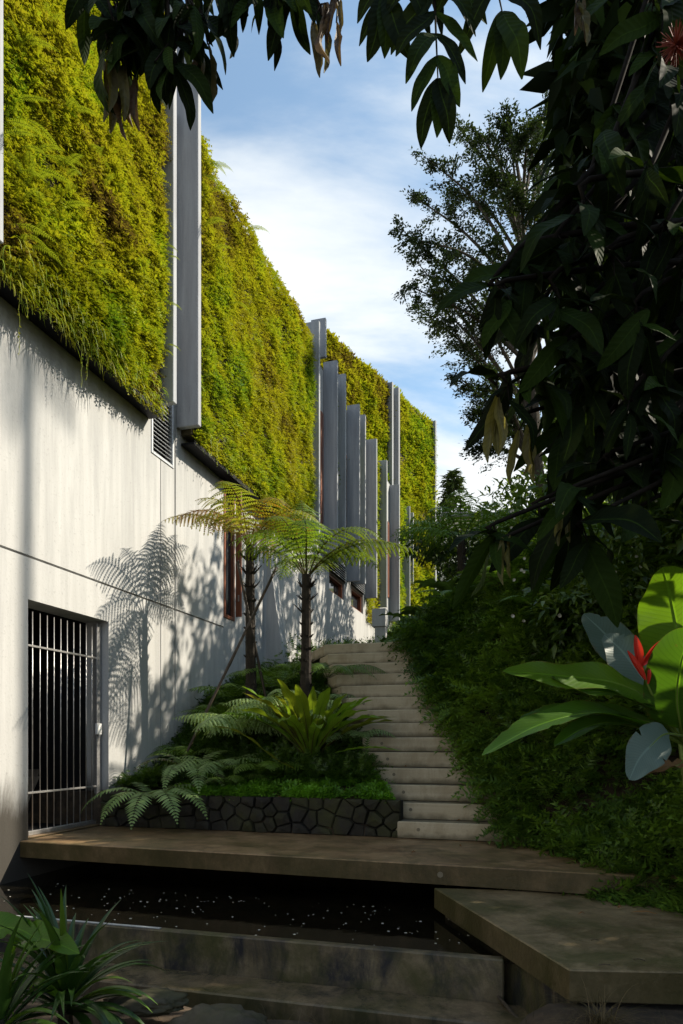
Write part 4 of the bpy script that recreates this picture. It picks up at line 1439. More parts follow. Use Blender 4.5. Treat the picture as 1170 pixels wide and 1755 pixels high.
fern_plant('pale silver green fern with a spreading crown under the amber tree fern', (c1.x, c1.y, gh(c1.x, c1.y) + .45),
           fan(15, .95, .8, -.55, 53, .2, .4), L_SILVER, 53, .40, 17, 10, 'lacy', .8, droop=.75)
c1 = P(490, 1190, 7.9)
fern_plant('silver green fern crown just left of the bright tree fern trunk', (c1.x, c1.y, gh(c1.x, c1.y) + .55),
           fan(13, .80, .85, -.5, 54, .25, .1), L_SILVER, 54, .42, 17, 10, 'lacy', .8, droop=.75)
c1 = P(560, 1130, 9.0)
fern_plant('dull olive fern arching over the upper steps beside the wall', (c1.x, c1.y, gh(c1.x, c1.y) + .35),
           [(-.25, .95, .7, -.8, .1), (.1, .8, .8, -.6, 0), (-.7, .85, .7, -.9, 0), (-1.2, .8, .7, -.9, -.1), (-1.8, .8, .8, -.9, -.1), (2.6, .8, .9, -.5, 0), (1.6, .8, 1.0, -.5, 0), (-2.4, .8, .9, -.8, -.1)], L_FERN, 55, .22, 24, 8, 'lacy', .55, droop=.6)
c1 = P(470, 1120, 9.3)
fern_plant('fern with long upright fronds between the two tree fern trunks', (c1.x, c1.y, gh(c1.x, c1.y) + .25),
           fan(10, .95, 1.15, -.5, 56, .2, .1), L_FERN, 56, .24, 26, 8, 'lacy', .6)
c1 = P(390, 1160, 9.0)
fern_plant('fern growing against the shaded wall behind the slanting pole', (c1.x, c1.y, gh(c1.x, c1.y) + .2),
           fan(9, .7, 1.0, -.5, 57, .2, .5), L_FERN, 57, .26, 22, 8, 'lacy', .55)
c1 = P(395, 1300, 7.3)
fern_plant('small dark fern low in the bed left of the nest fern', (c1.x, c1.y, gh(c1.x, c1.y) + .05),
           fan(9, .55, .9, -.6, 58, .2, .3), L_FERN, 58, .26, 20, 8, 'lacy', .3)
c1 = P(345, 1240, 8.0)
fern_plant('dark fern in the shade at the foot of the slanting pole', (c1.x, c1.y, gh(c1.x, c1.y) + .05),
           fan(9, .6, .9, -.6, 59, .2, .3), L_FERN, 59, .26, 20, 8, 'lacy', .35)

for k, (px, Y, L, pl, lab) in enumerate(((300, 7.25, .62, .24, 'low green fern just behind the stone wall at its left end'), (455, 7.35, .55, .22, 'low fern between the stone wall and the nest fern, on its left'), (375, 7.7, .7, .24, 'mid green fern in the middle of the bed left of the nest fern'), (320, 8.5, .6, .24, 'fern against the pale wall above the spilling fern'), (600, 7.75, .55, .22, 'fern squeezed between the nest fern and the steps'), (455, 8.5, .75, .26, 'green fern at the foot of the amber tree fern'), (545, 8.7, .7, .26, 'green fern at the foot of the bright tree fern'), (405, 9.6, .8, .26, 'fern below the tall timber window'))):
    fern_plant(lab, PG(px, Y, .12), fan(11, L, 1.0, -.7, 600 + k, .25), L_FERN if k % 2 else L_SILVER, 600 + k, pl * 1.3, 16, 9, 'lacy', .6 if k % 2 else .45)

# bird's nest fern
nb = P(532, 1304, 7.55)
nest = thing('nest_fern', 'broad rosette fern with upright wavy strap leaves in front of the stairs', 'fern', (nb.x, nb.y, gh(nb.x, nb.y)), None)
rn = random.Random(77)
mb = MB(); mb.tube([(nb.x, nb.y, gh(nb.x, nb.y) - .05), (nb.x, nb.y, nb.z + .02)], [.07, .055], 9); mb.build('crown', M_TRUNK, nest)
nl = 42
for k in range(nl):
    az = 2 * math.pi * k / nl * 1.0 + rn.uniform(-.1, .1)
    ring = k % 3
    L = (.80, 1.04, 1.14)[ring] * rn.uniform(.85, 1.12)
    e0 = (1.32, 1.12, .90)[ring] + rn.uniform(-.1, .12)
    e1 = (.85, .40, -.15)[ring] + rn.uniform(-.2, .2)
    sp = spine((nb.x + .03 * math.cos(az), nb.y + .03 * math.sin(az), nb.z), az, L, e0, e1, 28, 1.3, rn.uniform(-.2, .2))
    wmax = rn.uniform(.105, .14)
    V, Fc, uv = ribbon(sp, lambda t: wmax * (min(1, .22 + 1.5 * t) * (1 - max(0, (t - .70) / .30) ** 2 * .95)), (0, 0, 1), .38, .17, rn.uniform(3.0, 4.5), 4, rn.uniform(-.15, .15), k)
    mb = MB(); mb.put(V, Fc, uv, rn.uniform(.0, .9))
    lf = mb.build('leaf', L_NEST, nest, True, True)
    lab_side = [p + Vector((0, 0, -.002)) for p in sp[:26]]
    add('midrib', *tube(lab_side, [.006 * (1 - i / 29) for i in range(26)], 5), L_RIB, lf)
sp = curve([P(575, 1290, 7.0), P(610, 1283, 6.85), P(650, 1282, 6.7), P(688, 1287, 6.6)], 14)
V, Fc, uv = ribbon(sp, lambda t: .085 * (min(1, .4 + 1.5 * t) * (1 - max(0, (t - .6) / .4) ** 2 * .95)), (0, 0, 1), .3, .1, 5, 4)
mb = MB(); mb.put(V, Fc, uv, .6); mb.build('leaf', L_NEST, nest, True, True)
for (pts, tn) in (([P(505, 1318, 7.1), P(470, 1300, 7.0), P(430, 1268, 6.95), P(395, 1250, 6.9), P(365, 1245, 6.9)], .1),):
    sp = curve(pts, 16)
    V, Fc, uv = ribbon(sp, lambda t: .09 * (min(1, .4 + 1.5 * t) * (1 - max(0, (t - .6) / .4) ** 2 * .95)), (0, 0, 1), .3, .12, 5, 4)
    mb = MB(); mb.put(V, Fc, uv, tn); mb.build('leaf', L_NEST, nest, True, True)

# ------------------------------------------------------------------ heliconia at the right
hb = Vector((2.30, 4.25, gh(2.30, 4.25)))
hel = thing('heliconia', 'large paddle-leaved heliconia with a red flower at the right edge', 'plant', hb)


def paddle(pts, wmax, mat, tn, up, fold=.18, shape='full', wave=.05, name='leaf', droopedge=0.0):
    sp = curve(pts, 44)
    if shape == 'full':
        wid = lambda t: wmax * (0.06 + .94 * (math.sin(math.pi * min(1, max(0, (t - .22) / .78)) ** .8) ** .62 if t > .22 else 0)) * (1 if t < .985 else .5)
    else:
        wid = lambda t: wmax * (0.10 + .90 * math.sin(math.pi * (t * .93 + .05)) ** .7)
    V, Fc, uv = ribbon(sp, wid, up, fold, wave, 3.3, 6, 0.0, int(tn * 100), droopedge, .03)
    mb = MB(); mb.put(V, Fc, uv, tn)
    lf = mb.build(name, mat, hel, True, True)
    add('midrib', *tube([p - Vector(up) * .004 for p in sp], [.009 * (1 - .75 * i / 44) for i in range(45)], 6), L_STEM, lf)


L_STEM = plain('heliconia_stem', (0.13, 0.19, 0.03), 0.45, vary=.25)
cb_ = P(1172, 1275, 4.2)
mb = MB()
for k in range(5):
    a = hb + Vector((rn.uniform(-.06, .06), rn.uniform(-.06, .06), -.1)); 
    mb.tube(curve([a, a.lerp(cb_, .5), cb_ + Vector((rn.uniform(-.05, .05), rn.uniform(-.04, .04), rn.uniform(-.1, .25)))], 8), [.028 - .0015 * i for i in range(9)], 8)
mb.build('stem', L_STEM, hel, True)
toc = Vector((-.12, -1, .25))
paddle([cb_, P(1180, 1200, 4.2), P(1162, 1090, 4.15), P(1148, 1020, 4.1), P(1135, 972, 4.0)], .43, L_HELI, .98, (-.45, -1, .15), .10, 'full')
paddle([cb_, P(1145, 1215, 4.3), P(1085, 1140, 4.45), P(1035, 1085, 4.6), P(1000, 1052, 4.7)], .30, L_GLAUC, .35, (-.25, -1, .8), .15, 'full')
paddle([cb_, P(1150, 1225, 4.15), P(1100, 1160, 4.2), P(1065, 1115, 4.25), P(1035, 1088, 4.3)], .33, L_GLAUC, .75, (-.2, -1, .9), .15, 'full')
paddle([cb_, P(1130, 1212, 4.1), P(1060, 1172, 3.95), P(960, 1158, 3.8), P(862, 1150, 3.75)], .25, L_HELI, .85, (0.05, -.8, .75), .12, 'full', .08)
paddle([cb_, P(1120, 1218, 4.0), P(1055, 1190, 3.85), P(985, 1180, 3.8), P(945, 1160, 3.75)], .17, L_HELI, .1, (0, -.5, .9), .2, 'full', .05)
paddle([cb_, P(1130, 1245, 4.1), P(1050, 1222, 4.0), P(960, 1222, 3.9), P(890, 1232, 3.85)], .19, L_HELI, .3, (0, -.45, .9), .25, 'full')
paddle([cb_, P(1120, 1250, 4.05), P(1030, 1222, 3.8), P(930, 1240, 3.6), P(826, 1294, 3.5)], .21, L_HELI, .45, (0, -.4, .9), .3, 'full')
paddle([cb_, P(1110, 1250, 4.0), P(1050, 1238, 3.85), P(1000, 1248, 3.7), P(950, 1278, 3.6)], .17, L_HELI, .15, (0, -.4, .9), .3, 'full')
paddle([cb_ + Vector((-.05, -.1, .05)), P(1140, 1258, 3.95), P(1118, 1275, 3.85), P(1095, 1300, 3.8), P(1078, 1336, 3.75)], .24, L_GLAUC, .9, (.35, -1, .35), .1, 'full', .03)
paddle([cb_, P(1165, 1240, 4.0), P(1160, 1190, 3.9), P(1172, 1120, 3.8), P(1200, 1080, 3.7)], .36, L_HELI, .15, (-.6, -1, .1), .15, 'full')
paddle([cb_, P(1195, 1180, 4.3), P(1225, 1060, 4.3), P(1260, 960, 4.3)], .42, L_HELI, .7, (-.5, -1, .1), .12, 'full')
paddle([cb_, P(1230, 1220, 4.5), P(1320, 1180, 4.6), P(1420, 1190, 4.7)], .40, L_HELI, .4, (0, -.4, .9), .15, 'full')
paddle([cb_ + Vector((0, 0, -.1)), P(1160, 1312, 4.05), P(1130, 1318, 4.0), P(1083, 1336, 3.95)], .075, L_DRY, .5, (0, -.5, .9), .5, 'lens', .15)
# the flower: stalk and upright bracts
fb = P(1112, 1180, 3.95)
fl = MB(); fl.tube(curve([cb_ + Vector((-.02, -.05, 0)), P(1135, 1215, 4.0), fb, P(1099, 1128, 3.93)], 10), .007, 7)
fo = fl.build('flower_stalk', L_STEM, hel, True)
for (a, b_, wd) in (((1098, 1145, 3.93), (1088, 1088, 3.9), .040), ((1101, 1140, 3.92), (1131, 1098, 3.88), .038), ((1106, 1165, 3.93), (1075, 1115, 3.9), .030), ((1110, 1172, 3.93), (1112, 1140, 3.91), .018)):
    p, q = P(*a), P(*b_)
    mid = (p + q) / 2 + Vector((0, -.01, 0.0))
    sp = curve([p, mid, q], 10)
    mb = MB()
    V, Fc, uv = ribbon(sp, lambda t: wd * (math.sin(math.pi * (t * .9 + .08)) ** .8), (0.1, -1, .1), .7, 0, 1, 4)
    mb.put(V, Fc, uv, rn.random())
    V, Fc, uv = ribbon(sp, lambda t: wd * .95 * (math.sin(math.pi * (t * .9 + .08)) ** .8), (0.1, 1, .1), 1.0, 0, 1, 4)
    mb.put(V, Fc, uv, rn.random())
    mb.build('bract', L_BRACT, fo, True, True)

# ------------------------------------------------------------------ strap-leaved plant bottom left
rb = random.Random(99)
for (cpx, cpy, Y, cnt, LL, lab) in ((112, 1705, 3.25, 62, .54, 'dark strap-leaved plant with arching glossy blades in front of the pond wall'), (0, 1745, 2.95, 34, .46, 'smaller strap-leaved plant cut off by the lower left corner')):
    c = P(cpx, cpy, Y)
    t = thing('strap_plant', lab, 'plant', (c.x, c.y, gh(c.x, c.y)), 'strap-leaved plants in the foreground')
    mb = MB(); mb.tube([(c.x, c.y, gh(c.x, c.y) - .05), (c.x, c.y, max(c.z, gh(c.x, c.y) + .04))], [.045, .03], 8); mb.build('stem', M_TRUNK, t)
    for k in range(cnt):
        az = rb.uniform(0, 6.28)
        f = k / cnt
        e0 = 1.45 - f * 1.15 + rb.uniform(-.1, .1)
        e1 = e0 - .5 - f * 1.2 + rb.uniform(-.2, .2)
        L = LL * rb.uniform(.75, 1.15)
        sp = spine((c.x + .015 * math.cos(az), c.y + .015 * math.sin(az), c.z - .10 * f), az, L, e0, e1, 12, 1.4, rb.uniform(-.25, .25))
        wmx = rb.uniform(.034, .050)
        V, Fc, uv = ribbon(sp, lambda t: wmx * (min(1, .55 + 1.5 * t) * (1 - max(0, (t - .35) / .65) ** 1.6 * .97)), (0, 0, 1), .55, 0, 1, 2)
        mb = MB(); mb.put(V, Fc, uv, rb.uniform(0, .8) if rb.random() > .12 else 1.0)
        mb.build('leaf', L_STRAP, t, True, True)
# broad pale leaf plant beside it
c = P(25, 1690, 3.45)
t = thing('broad_leaf_plant', 'low plant with two broad wavy light green leaves at the left edge', 'plant', (c.x, c.y, gh(c.x, c.y)))
for pts, wd in (([c + Vector((0, 0, -.25)), P(20, 1655, 3.3), P(40, 1612, 3.2), P(85, 1612, 3.15), P(136, 1634, 3.1)], .15), ([c + Vector((-.03, 0, -.25)), P(-10, 1650, 3.3), P(-15, 1600, 3.2), P(25, 1590, 3.2), P(70, 1612, 3.15)], .14), ([c + Vector((0, 0, -.25)), P(55, 1690, 3.2), P(75, 1690, 3.1), P(105, 1710, 3.05)], .05)):
    sp = curve(pts, 18)
    V, Fc, uv = ribbon(sp, lambda t: wd * (0.05 + .95 * math.sin(math.pi * min(1, max(0, (t - .3) / .7)) ** .85) ** .7 if t > .3 else .05), (0, -.6, .8), .35, .14, 4, 4)
    mb = MB(); mb.put(V, Fc, uv, .8); mb.build('leaf', L_HELI, t, True, True)

# ------------------------------------------------------------------ rocks, grass tuft, fallen leaves
def rock(c, r, lab, seed, sq=(1, 1, .6)):
    import bmesh
    bm = bmesh.new(); bmesh.ops.create_icosphere(bm, subdivisions=4, radius=1)
    V = np.array([v.co[:] for v in bm.verts]); Fc = np.array([[v.index for v in f.verts] for f in bm.faces]); bm.free()
    k = .50 + .75 * noise(V + seed, 1.6, seed, 4) + .5 * np.abs(noise(V + seed, 4.1, seed + 2, 3) - .5)
    V = V * k[:, None] * np.array(sq) * r + np.array(c)
    return tag(add('rock', V, Fc, M_ROCK, loc=c), lab, 'rock', 'rocks below the pond ledge')


rock(P(375, 1745, 3.25) + Vector((0, 0, -.06)), .20, 'dark broken boulder below the ledge at the bottom of the frame', 3, (1.3, .8, .6))
rock(P(255, 1690, 3.42) + Vector((0, 0, -.08)), .17, 'pale flat rock partly hidden by the strap leaves', 8, (1.3, .8, .32))
rock(P(520, 1765, 3.25) + Vector((0, 0, -.10)), .22, 'low dark rock at the bottom edge right of the boulder', 14, (1.4, .8, .4))
gc = P(1035, 1745, 2.85)
gc = P(1030, 1712, 3.02); gc.z = gh(gc.x, gc.y)
gt = thing('grass_tuft', 'straw coloured grass tuft below the lower slab corner', 'grass', gc)
mb = MB()
for k in range(170):
    az = rb.uniform(0, 6.28); L = rb.uniform(.12, .36)
    sp = spine((gc.x + rb.gauss(0, .03), gc.y + rb.gauss(0, .03), gc.z), az, L, rb.uniform(.5, 1.4), rb.uniform(-.9, -.1), 7)
    V, Fc, _ = ribbon(sp, lambda t: .0035 * (1 - t * .8), (0, 0, 1), 0, cols=1)
    mb.put(V, Fc, tint=rb.random())
tag(mb.build('blades', L_GRASS, gt), kind='stuff')
mb = MB()
for k in range(420):
    px = rb.uniform(420, 1170); Y = rb.uniform(2.8, 3.6)
    x = (px - CX) / F * Y
    if Y > 3.1 and x > .95: continue
    sp = spine((x, Y, gh(x, Y) - .01), rb.uniform(0, 6.28), rb.uniform(.05, .16), rb.uniform(.4, 1.4), rb.uniform(-.5, .6), 5)
    V, Fc, _ = ribbon(sp, lambda t: .003 * (1 - t * .8), (0, 0, 1), 0, cols=1)
    mb.put(V, Fc, tint=rb.random())
tag(mb.build('foreground_grass', L_GRASS), 'sparse thin grass growing out of the dark soil in front', 'grass', kind='stuff')


def fallen(px, py, L, wd, az, lab, z, tn=.5):
    Y = (E - z) * F / (py - HY)
    p = P(px, py, Y)
    sp = curve([p, p + Vector((math.cos(az) * L * .5, math.sin(az) * L * .5, .018)), p + Vector((math.cos(az) * L, math.sin(az) * L, .002))], 8)
    V, Fc, uv = ribbon(sp, lambda t: wd * math.sin(math.pi * (t * .96 + .03)) ** .8, (0, 0, 1), -.5, .06, 2, 4)
    mb = MB(); mb.put([v + Vector((0, 0, .012)) for v in V], Fc, uv, tn)
    tag(mb.build('fallen_leaf', L_DRY, loc=p, smooth=True), lab, 'leaf', 'fallen leaves on the slabs')


fallen(1080, 1566, .16, .030, -.35, 'long curled tan leaf lying on the lower slab', -.163, .9)
fallen(1058, 1559, .035, .03, .4, 'small dark crumpled leaf beside the long tan leaf', -.163, 0)
fallen(990, 1570, .05, .018, .2, 'tiny brown leaf on the lower slab, left of the curled one', -.163, .3)
fallen(705, 1464, .05, .02, .8, 'small brown leaf on the deck below the first step', .0, .2)
fallen(790, 1453, .04, .02, 1.8, 'small leaf scrap on the deck near the hedge', .0, .4)
for k, n_, dv_, L, az, lab in ((0, 1, .55, .06, .6, 'brown leaf lying on the lowest step'), (1, 3, .85, .05, 2.2, 'small dry leaf on the third step near the hedge'), (2, 4, .30, .05, 1.2, 'small dry leaf on the fourth step near its left end'), (3, 2, .95, .04, .1, 'leaf scrap on the second step by the hedge')):
    p = Vector(B(U1 + (n_ - 1) * T_R + .09, VL1 + (n_ - 1) * DV + dv_, n_ * H_R))
    q_ = (CX + p.x / p.y * F, HY - (p.z - E) / p.y * F)
    fallen(q_[0], q_[1], L, .022, az, lab, n_ * H_R, .5)
for k, (px, py, L, az, lab) in enumerate(((1012, 1612, .045, .2, 'short dark twig in the middle of the lower slab'), (1085, 1645, .05, -.4, 'short dark twig near the front right of the lower slab'), (1025, 1655, .06, .1, 'curved thin twig by the front edge of the lower slab'))):
    Y = (E + .163) * F / (py - HY); p = P(px, py, Y)
    mb = MB(); mb.tube(curve([p + Vector((0, 0, .004)), p + Vector((L * .5, L * .2 * math.sin(az), .008)), p + Vector((L, L * math.sin(az), .004))], 5), .0022, 5)
    tag(mb.build('twig', M_BARK, loc=p), lab, 'twig', 'twigs on the lower slab')

# ------------------------------------------------------------------ shrubs and trees
SUNGAPS = [((2.1, 4.1, 1.85), .50), ((1.15, 3.85, 1.3), .34), ((-.3, 7.5, 1.2), .36), ((-1.0, 8.1, 1.55), .40), ((-.4, 8.0, 3.3), .9), ((-1.1, 8.6, 3.4), .8)]


def cloud(c, rad, n, size, seed, proto, mat=None, hang=.3, shell=.35):
    r = np.random.default_rng(seed)
    d = unit(r.normal(size=(n, 3)))
    rr_ = (shell + (1 - shell) * r.random(n)) ** .6
    lum = noise(d * 2.2 + seed, 1.0, seed, 3)
    rr_ = rr_ * (.62 + .75 * lum)
    pos = np.asarray(c)[None] + d * rr_[:, None] * np.asarray(rad)[None]
    cl = noise(pos, 2.2 / max(.3, max(rad) * .6), seed + 4, 2)
    keep = (cl > .40) | (r.random(n) < .18)
    for g0, gr in SUNGAPS:                                   # leaves cut away along the sun's path to light chosen plants
        dlt = pos - np.array(g0)
        along = dlt @ np.array(SUN)
        off = np.linalg.norm(dlt - along[:, None] * np.array(SUN)[None], axis=1)
        keep &= ~((off < gr) & (along > .5))
    tip = d * .8 + r.normal(size=(n, 3)) * .6 + np.array([0, 0, -hang])
    nrm = np.array([0, 0, 1.0]) + r.normal(size=(n, 3)) * .6
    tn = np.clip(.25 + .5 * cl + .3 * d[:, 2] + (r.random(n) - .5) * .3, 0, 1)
    return scatter(proto, pos[keep], tip[keep], nrm[keep], (size * (.6 + .8 * r.random(n)))[keep], tn[keep])


def shrub(name, label, cat_, base, clumps, size, proto, mat, seed, group=None, n=900, stemr=.03):
    r = random.Random(seed)
    t = thing(name, label, cat_, base, group)
    mb = MB(); parts = []
    for k, (c, rad) in enumerate(clumps):
        c = Vector(c)
        mid = Vector(base).lerp(c, .55) + Vector((r.uniform(-.1, .1), r.uniform(-.1, .1), .1))
        mb.tube(curve([Vector(base) - Vector((0, 0, .1)), mid, c], 8), [stemr * (1 - .09 * i) for i in range(9)], 7)
        for q in range(5):
            e = c + Vector((r.uniform(-1, 1) * rad[0], r.uniform(-1, 1) * rad[1], r.uniform(-.6, .9) * rad[2])) * .8
            mb.tube([mid.lerp(c, .6), mid.lerp(c, .6).lerp(e, .5) + Vector((0, 0, .05)), e], [stemr * .4, stemr * .25, stemr * .12], 5)
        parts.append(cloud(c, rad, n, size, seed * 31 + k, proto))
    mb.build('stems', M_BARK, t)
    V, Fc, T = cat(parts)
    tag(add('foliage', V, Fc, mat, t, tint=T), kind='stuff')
    return t


LF = proto_leaf(.34, .08, .18); LFW = proto_leaf(.5, .1, .15); LN = proto_leaf(.22, .05, .2)
def gp(x, y): return Vector((x, y, gh(x, y)))


shrub('shrub', 'dark glossy shrub reaching left across the last concrete blades', 'shrub', gp(2.35, 13.2), [(P(742, 925, 13), (.60, .5, .40)), (P(790, 935, 12.6), (.6, .6, .5)), (P(795, 1000, 12.6), (.5, .6, .4))], .15, LF, L_SHRUB, 101, n=900)
shrub('shrub', 'pale leaved shrub on the bank behind the heliconia', 'shrub', gp(3.3, 7.6), [((3.0, 7.4, 2.6), (.8, .7, .7)), ((3.5, 7.9, 3.1), (.9, .8, .8)), ((2.6, 7.2, 2.2), (.6, .6, .5)), ((3.9, 7.2, 2.5), (.8, .7, .8))], .13, LF, L_SHRUB, 102, n=1800)
shrub('shrub', 'tangled shrub with white blossom specks right of the stairs top', 'shrub', gp(2.7, 9.3), [((2.5, 9.0, 3.1), (.8, .7, .7)), ((2.9, 9.6, 3.6), (.9, .8, .8)), ((2.1, 9.2, 2.8), (.6, .6, .5)), ((3.4, 9.2, 3.2), (.9, .7, .8))], .12, LF, L_SHRUB, 103, n=1800)
shrub('shrub', 'tall leafy bush at the back of the bank below the feathery tree', 'shrub', gp(4.2, 12.5), [((4.0, 12, 4.6), (1.2, 1, 1.1)), ((4.9, 12.4, 5.2), (1.3, 1, 1.2)), ((3.3, 12.2, 4.2), (1.0, .9, .9)), ((5.8, 12.2, 5.0), (1.3, 1, 1.4))], .17, LFW, L_SHRUB, 104, n=1800)
shrub('shrub', 'dense bush between the far lawn and the tree fern on the right', 'shrub', gp(4.6, 18), [((4.4, 17.6, 6.4), (1.3, 1.2, 1.2)), ((5.6, 18, 7.0), (1.6, 1.3, 1.5)), ((6.9, 18, 7.2), (1.6, 1.3, 1.7))], .2, LF, L_SHRUB, 105, n=1700)
shrub('shrub', 'large bush at the right edge in the shade behind the hanging leaves', 'shrub', gp(4.7, 7.0), [((4.5, 6.6, 3.3), (1.1, .9, 1.0)), ((5.3, 7.2, 3.9), (1.2, 1, 1.1)), ((4.2, 7.6, 3.9), (1.0, .9, .9)), ((5.0, 6.0, 2.9), (1.1, .9, 1.0))], .17, LFW, L_SHRUB, 106, n=2000)
shrub('shrub', 'far treetops beyond the planted wall at the left of the conifer', 'shrub', gp(8.3, 44), [(P(735, 945, 44), (2.0, 1.5, 1.6)), (P(800, 950, 44), (2.5, 1.5, 1.5)), (P(860, 935, 44), (3, 2, 2.4))], .5, LF, L_SHRUB, 107, n=1200, stemr=.12)
# broad-lobed plants at the top of the bank
def broad_plant(base, n, L, seed, lab, mat):
    r = random.Random(seed)
    t = thing('broad_leaf_plant', lab, 'plant', base, 'broad-leaved plants on the bank')
    for k in range(n):
        az = 2 * math.pi * k / n + r.uniform(-.3, .3)
        sp = spine(base, az, L * r.uniform(.8, 1.2), r.uniform(.7, 1.3), r.uniform(-.8, -.1), 14)
        wd = L * r.uniform(.28, .4)
        V, Fc, uv = ribbon(sp, lambda t: wd * (.04 + .96 * math.sin(math.pi * min(1, max(0, (t - .38) / .62)) ** .8) ** .7 if t > .38 else .04), (0, 0, 1), .25, .12, 6, 4, 0, k)
        mb = MB(); mb.put(V, Fc, uv, r.random()); mb.build('leaf', mat, t, True, True)


L_BROAD = leafmat('broad_plant_leaf', [(0.0, (0.03, 0.06, 0.015)), (1.0, (0.09, 0.14, 0.035))], .3, .35, .4, 1.5, veins=9)
broad_plant(PG(745, 9.9, .1), 12, .75, 1, 'broad-leaved plant with grey green blades at the head of the hedge', L_BROAD)
broad_plant(PG(790, 10.3, .1), 12, .85, 2, 'broad-leaved clump just right of the stairs head', L_BROAD)
broad_plant(PG(720, 11.6, .1), 10, .7, 3, 'upright light leaf clump in front of the far lawn', L_BROAD)
broad_plant(PG(845, 9.6, .1), 10, .8, 4, 'broad-leaved clump below the tangled shrub', L_BROAD)
broad_plant(PG(683, 12.5, .05), 8, .5, 5, 'small leaf clump beside the concrete pier', L_BROAD)
for k, (px, Y, L, lab) in enumerate(((870, 8.4, .8, 'fern with bare stems on the bank under the hanging leaves'), (930, 7.8, .8, 'shaded fern on the bank left of the grey heliconia leaf'), (780, 9.2, .7, 'fern standing at the upper edge of the hedge'), (990, 7.4, .8, 'dark fern behind the heliconia leaves'))):
    fern_plant(lab, PG(px, Y, .25), fan(9, L, 1.05, -.7, 200 + k), L_FERN, 200 + k, .24, 22, .045, 'blade', .4, 'ferns on the right bank')
# white blossoms in the tangled shrub
mb = MB()
for k in range(46):
    p = P(rb.uniform(850, 1165), rb.uniform(840, 1090), rb.uniform(6.8, 7.6))
    r_ = rb.uniform(.010, .022)
    for q in range(6):
        a = q * 1.047
        mb.put([p, p + Vector((math.cos(a), -.3, math.sin(a))) * r_, p + Vector((math.cos(a + .9), -.3, math.sin(a + .9))) * r_], [(0, 1, 2)])
tag(mb.build('white_blossoms', L_PETAL), 'tiny white blossoms scattered through the shaded shrubs', 'blossoms', kind='stuff')

# feathery tree against the sky
def feathery_tree():
    r = random.Random(31)
    Y = 17.0
    base = gp(5.9, Y)
    t = thing('feathery_tree', 'tall fine-leaved tree with spreading branches against the sky', 'tree', base)
    mb = MB(); twigs = []
    top = P(905, 560, Y)
    mb.tube(curve([base - Vector((0, 0, .3)), P(930, 850, Y), P(915, 680, Y), top, P(890, 380, Y), P(875, 240, Y)], 24), [.16 - .0058 * i for i in range(25)], 8)
    ends = [(700, 490), (712, 410), (690, 395), (706, 335), (735, 275), (790, 225), (825, 235), (868, 215), (905, 225), (935, 190), (960, 200), (715, 450), (740, 510), (760, 545), (800, 600), (790, 650), (815, 705), (830, 660), (975, 260), (990, 330), (1010, 400), (1000, 480), (720, 530), (780, 330), (850, 300), (770, 420), (850, 420), (890, 330), (1040, 300), (1050, 420), (820, 760), (870, 720), (760, 470), (930, 280)]
    for (px, py) in ends:
        e = P(px, py, Y + r.uniform(-1.8, 1.8))
        fy_ = min(.95, max(0.0, (850 - (py + 210)) / 640))
        st_ = P(915 - 30 * fy_, min(800, py + r.uniform(120, 260)), Y)
        mid = st_.lerp(e, .5) + Vector((0, 0, r.uniform(.1, .5)))
        pts = curve([st_, mid, e], 12)
        mb.tube(pts, [.05 * (1 - i / 13) + .006 for i in range(13)], 6)
        for q in range(4, 13):
            for s in range(2):
                L = r.uniform(.5, 1.3) * (1.15 - q / 16)
                dirv = ((pts[min(q + 1, 12)] - pts[q - 1]).normalized() * .9 + Vector((r.gauss(0, .7), r.gauss(0, .7), r.gauss(-.05, .35)))).normalized()
                tp = [pts[q], pts[q] + dirv * L * .5 + Vector((0, 0, .04)), pts[q] + dirv * L + Vector((0, 0, -.06))]
                mb.tube(tp, [.010, .007, .003], 4, False)
                twigs.append((tp[0], tp[2], dirv))
    mb.build('branches', M_BARK, t)
    pos = []; tip = []
    for a, b_, d in twigs:
        for k in range(84):
            f = r.uniform(.1, 1.05)
            pos.append(a.lerp(b_, f) + Vector((r.gauss(0, .07), r.gauss(0, .07), r.gauss(-.02, .05))))
            tip.append(d + Vector((r.gauss(0, .8), r.gauss(0, .8), r.gauss(-.2, .35))))
    pos = np.array([p[:] for p in pos]); tip = np.array([p[:] for p in tip]); n = len(pos)
    rg2 = np.random.default_rng(3)
    tn = np.clip(noise(pos, .9, 3, 2) * 1.0 - .15 + (rg2.random(n) - .5) * .3, 0, 1)
    V, Fc, T = scatter(proto_leaf(.5, .06, .1), pos, tip, np.c_[rg2.normal(size=(n, 2)) * .5, np.ones(n)], .055 + .05 * rg2.random(n), tn)
    tag(add('crown', V, Fc, L_TREE, t, tint=T), kind='stuff')


feathery_tree()


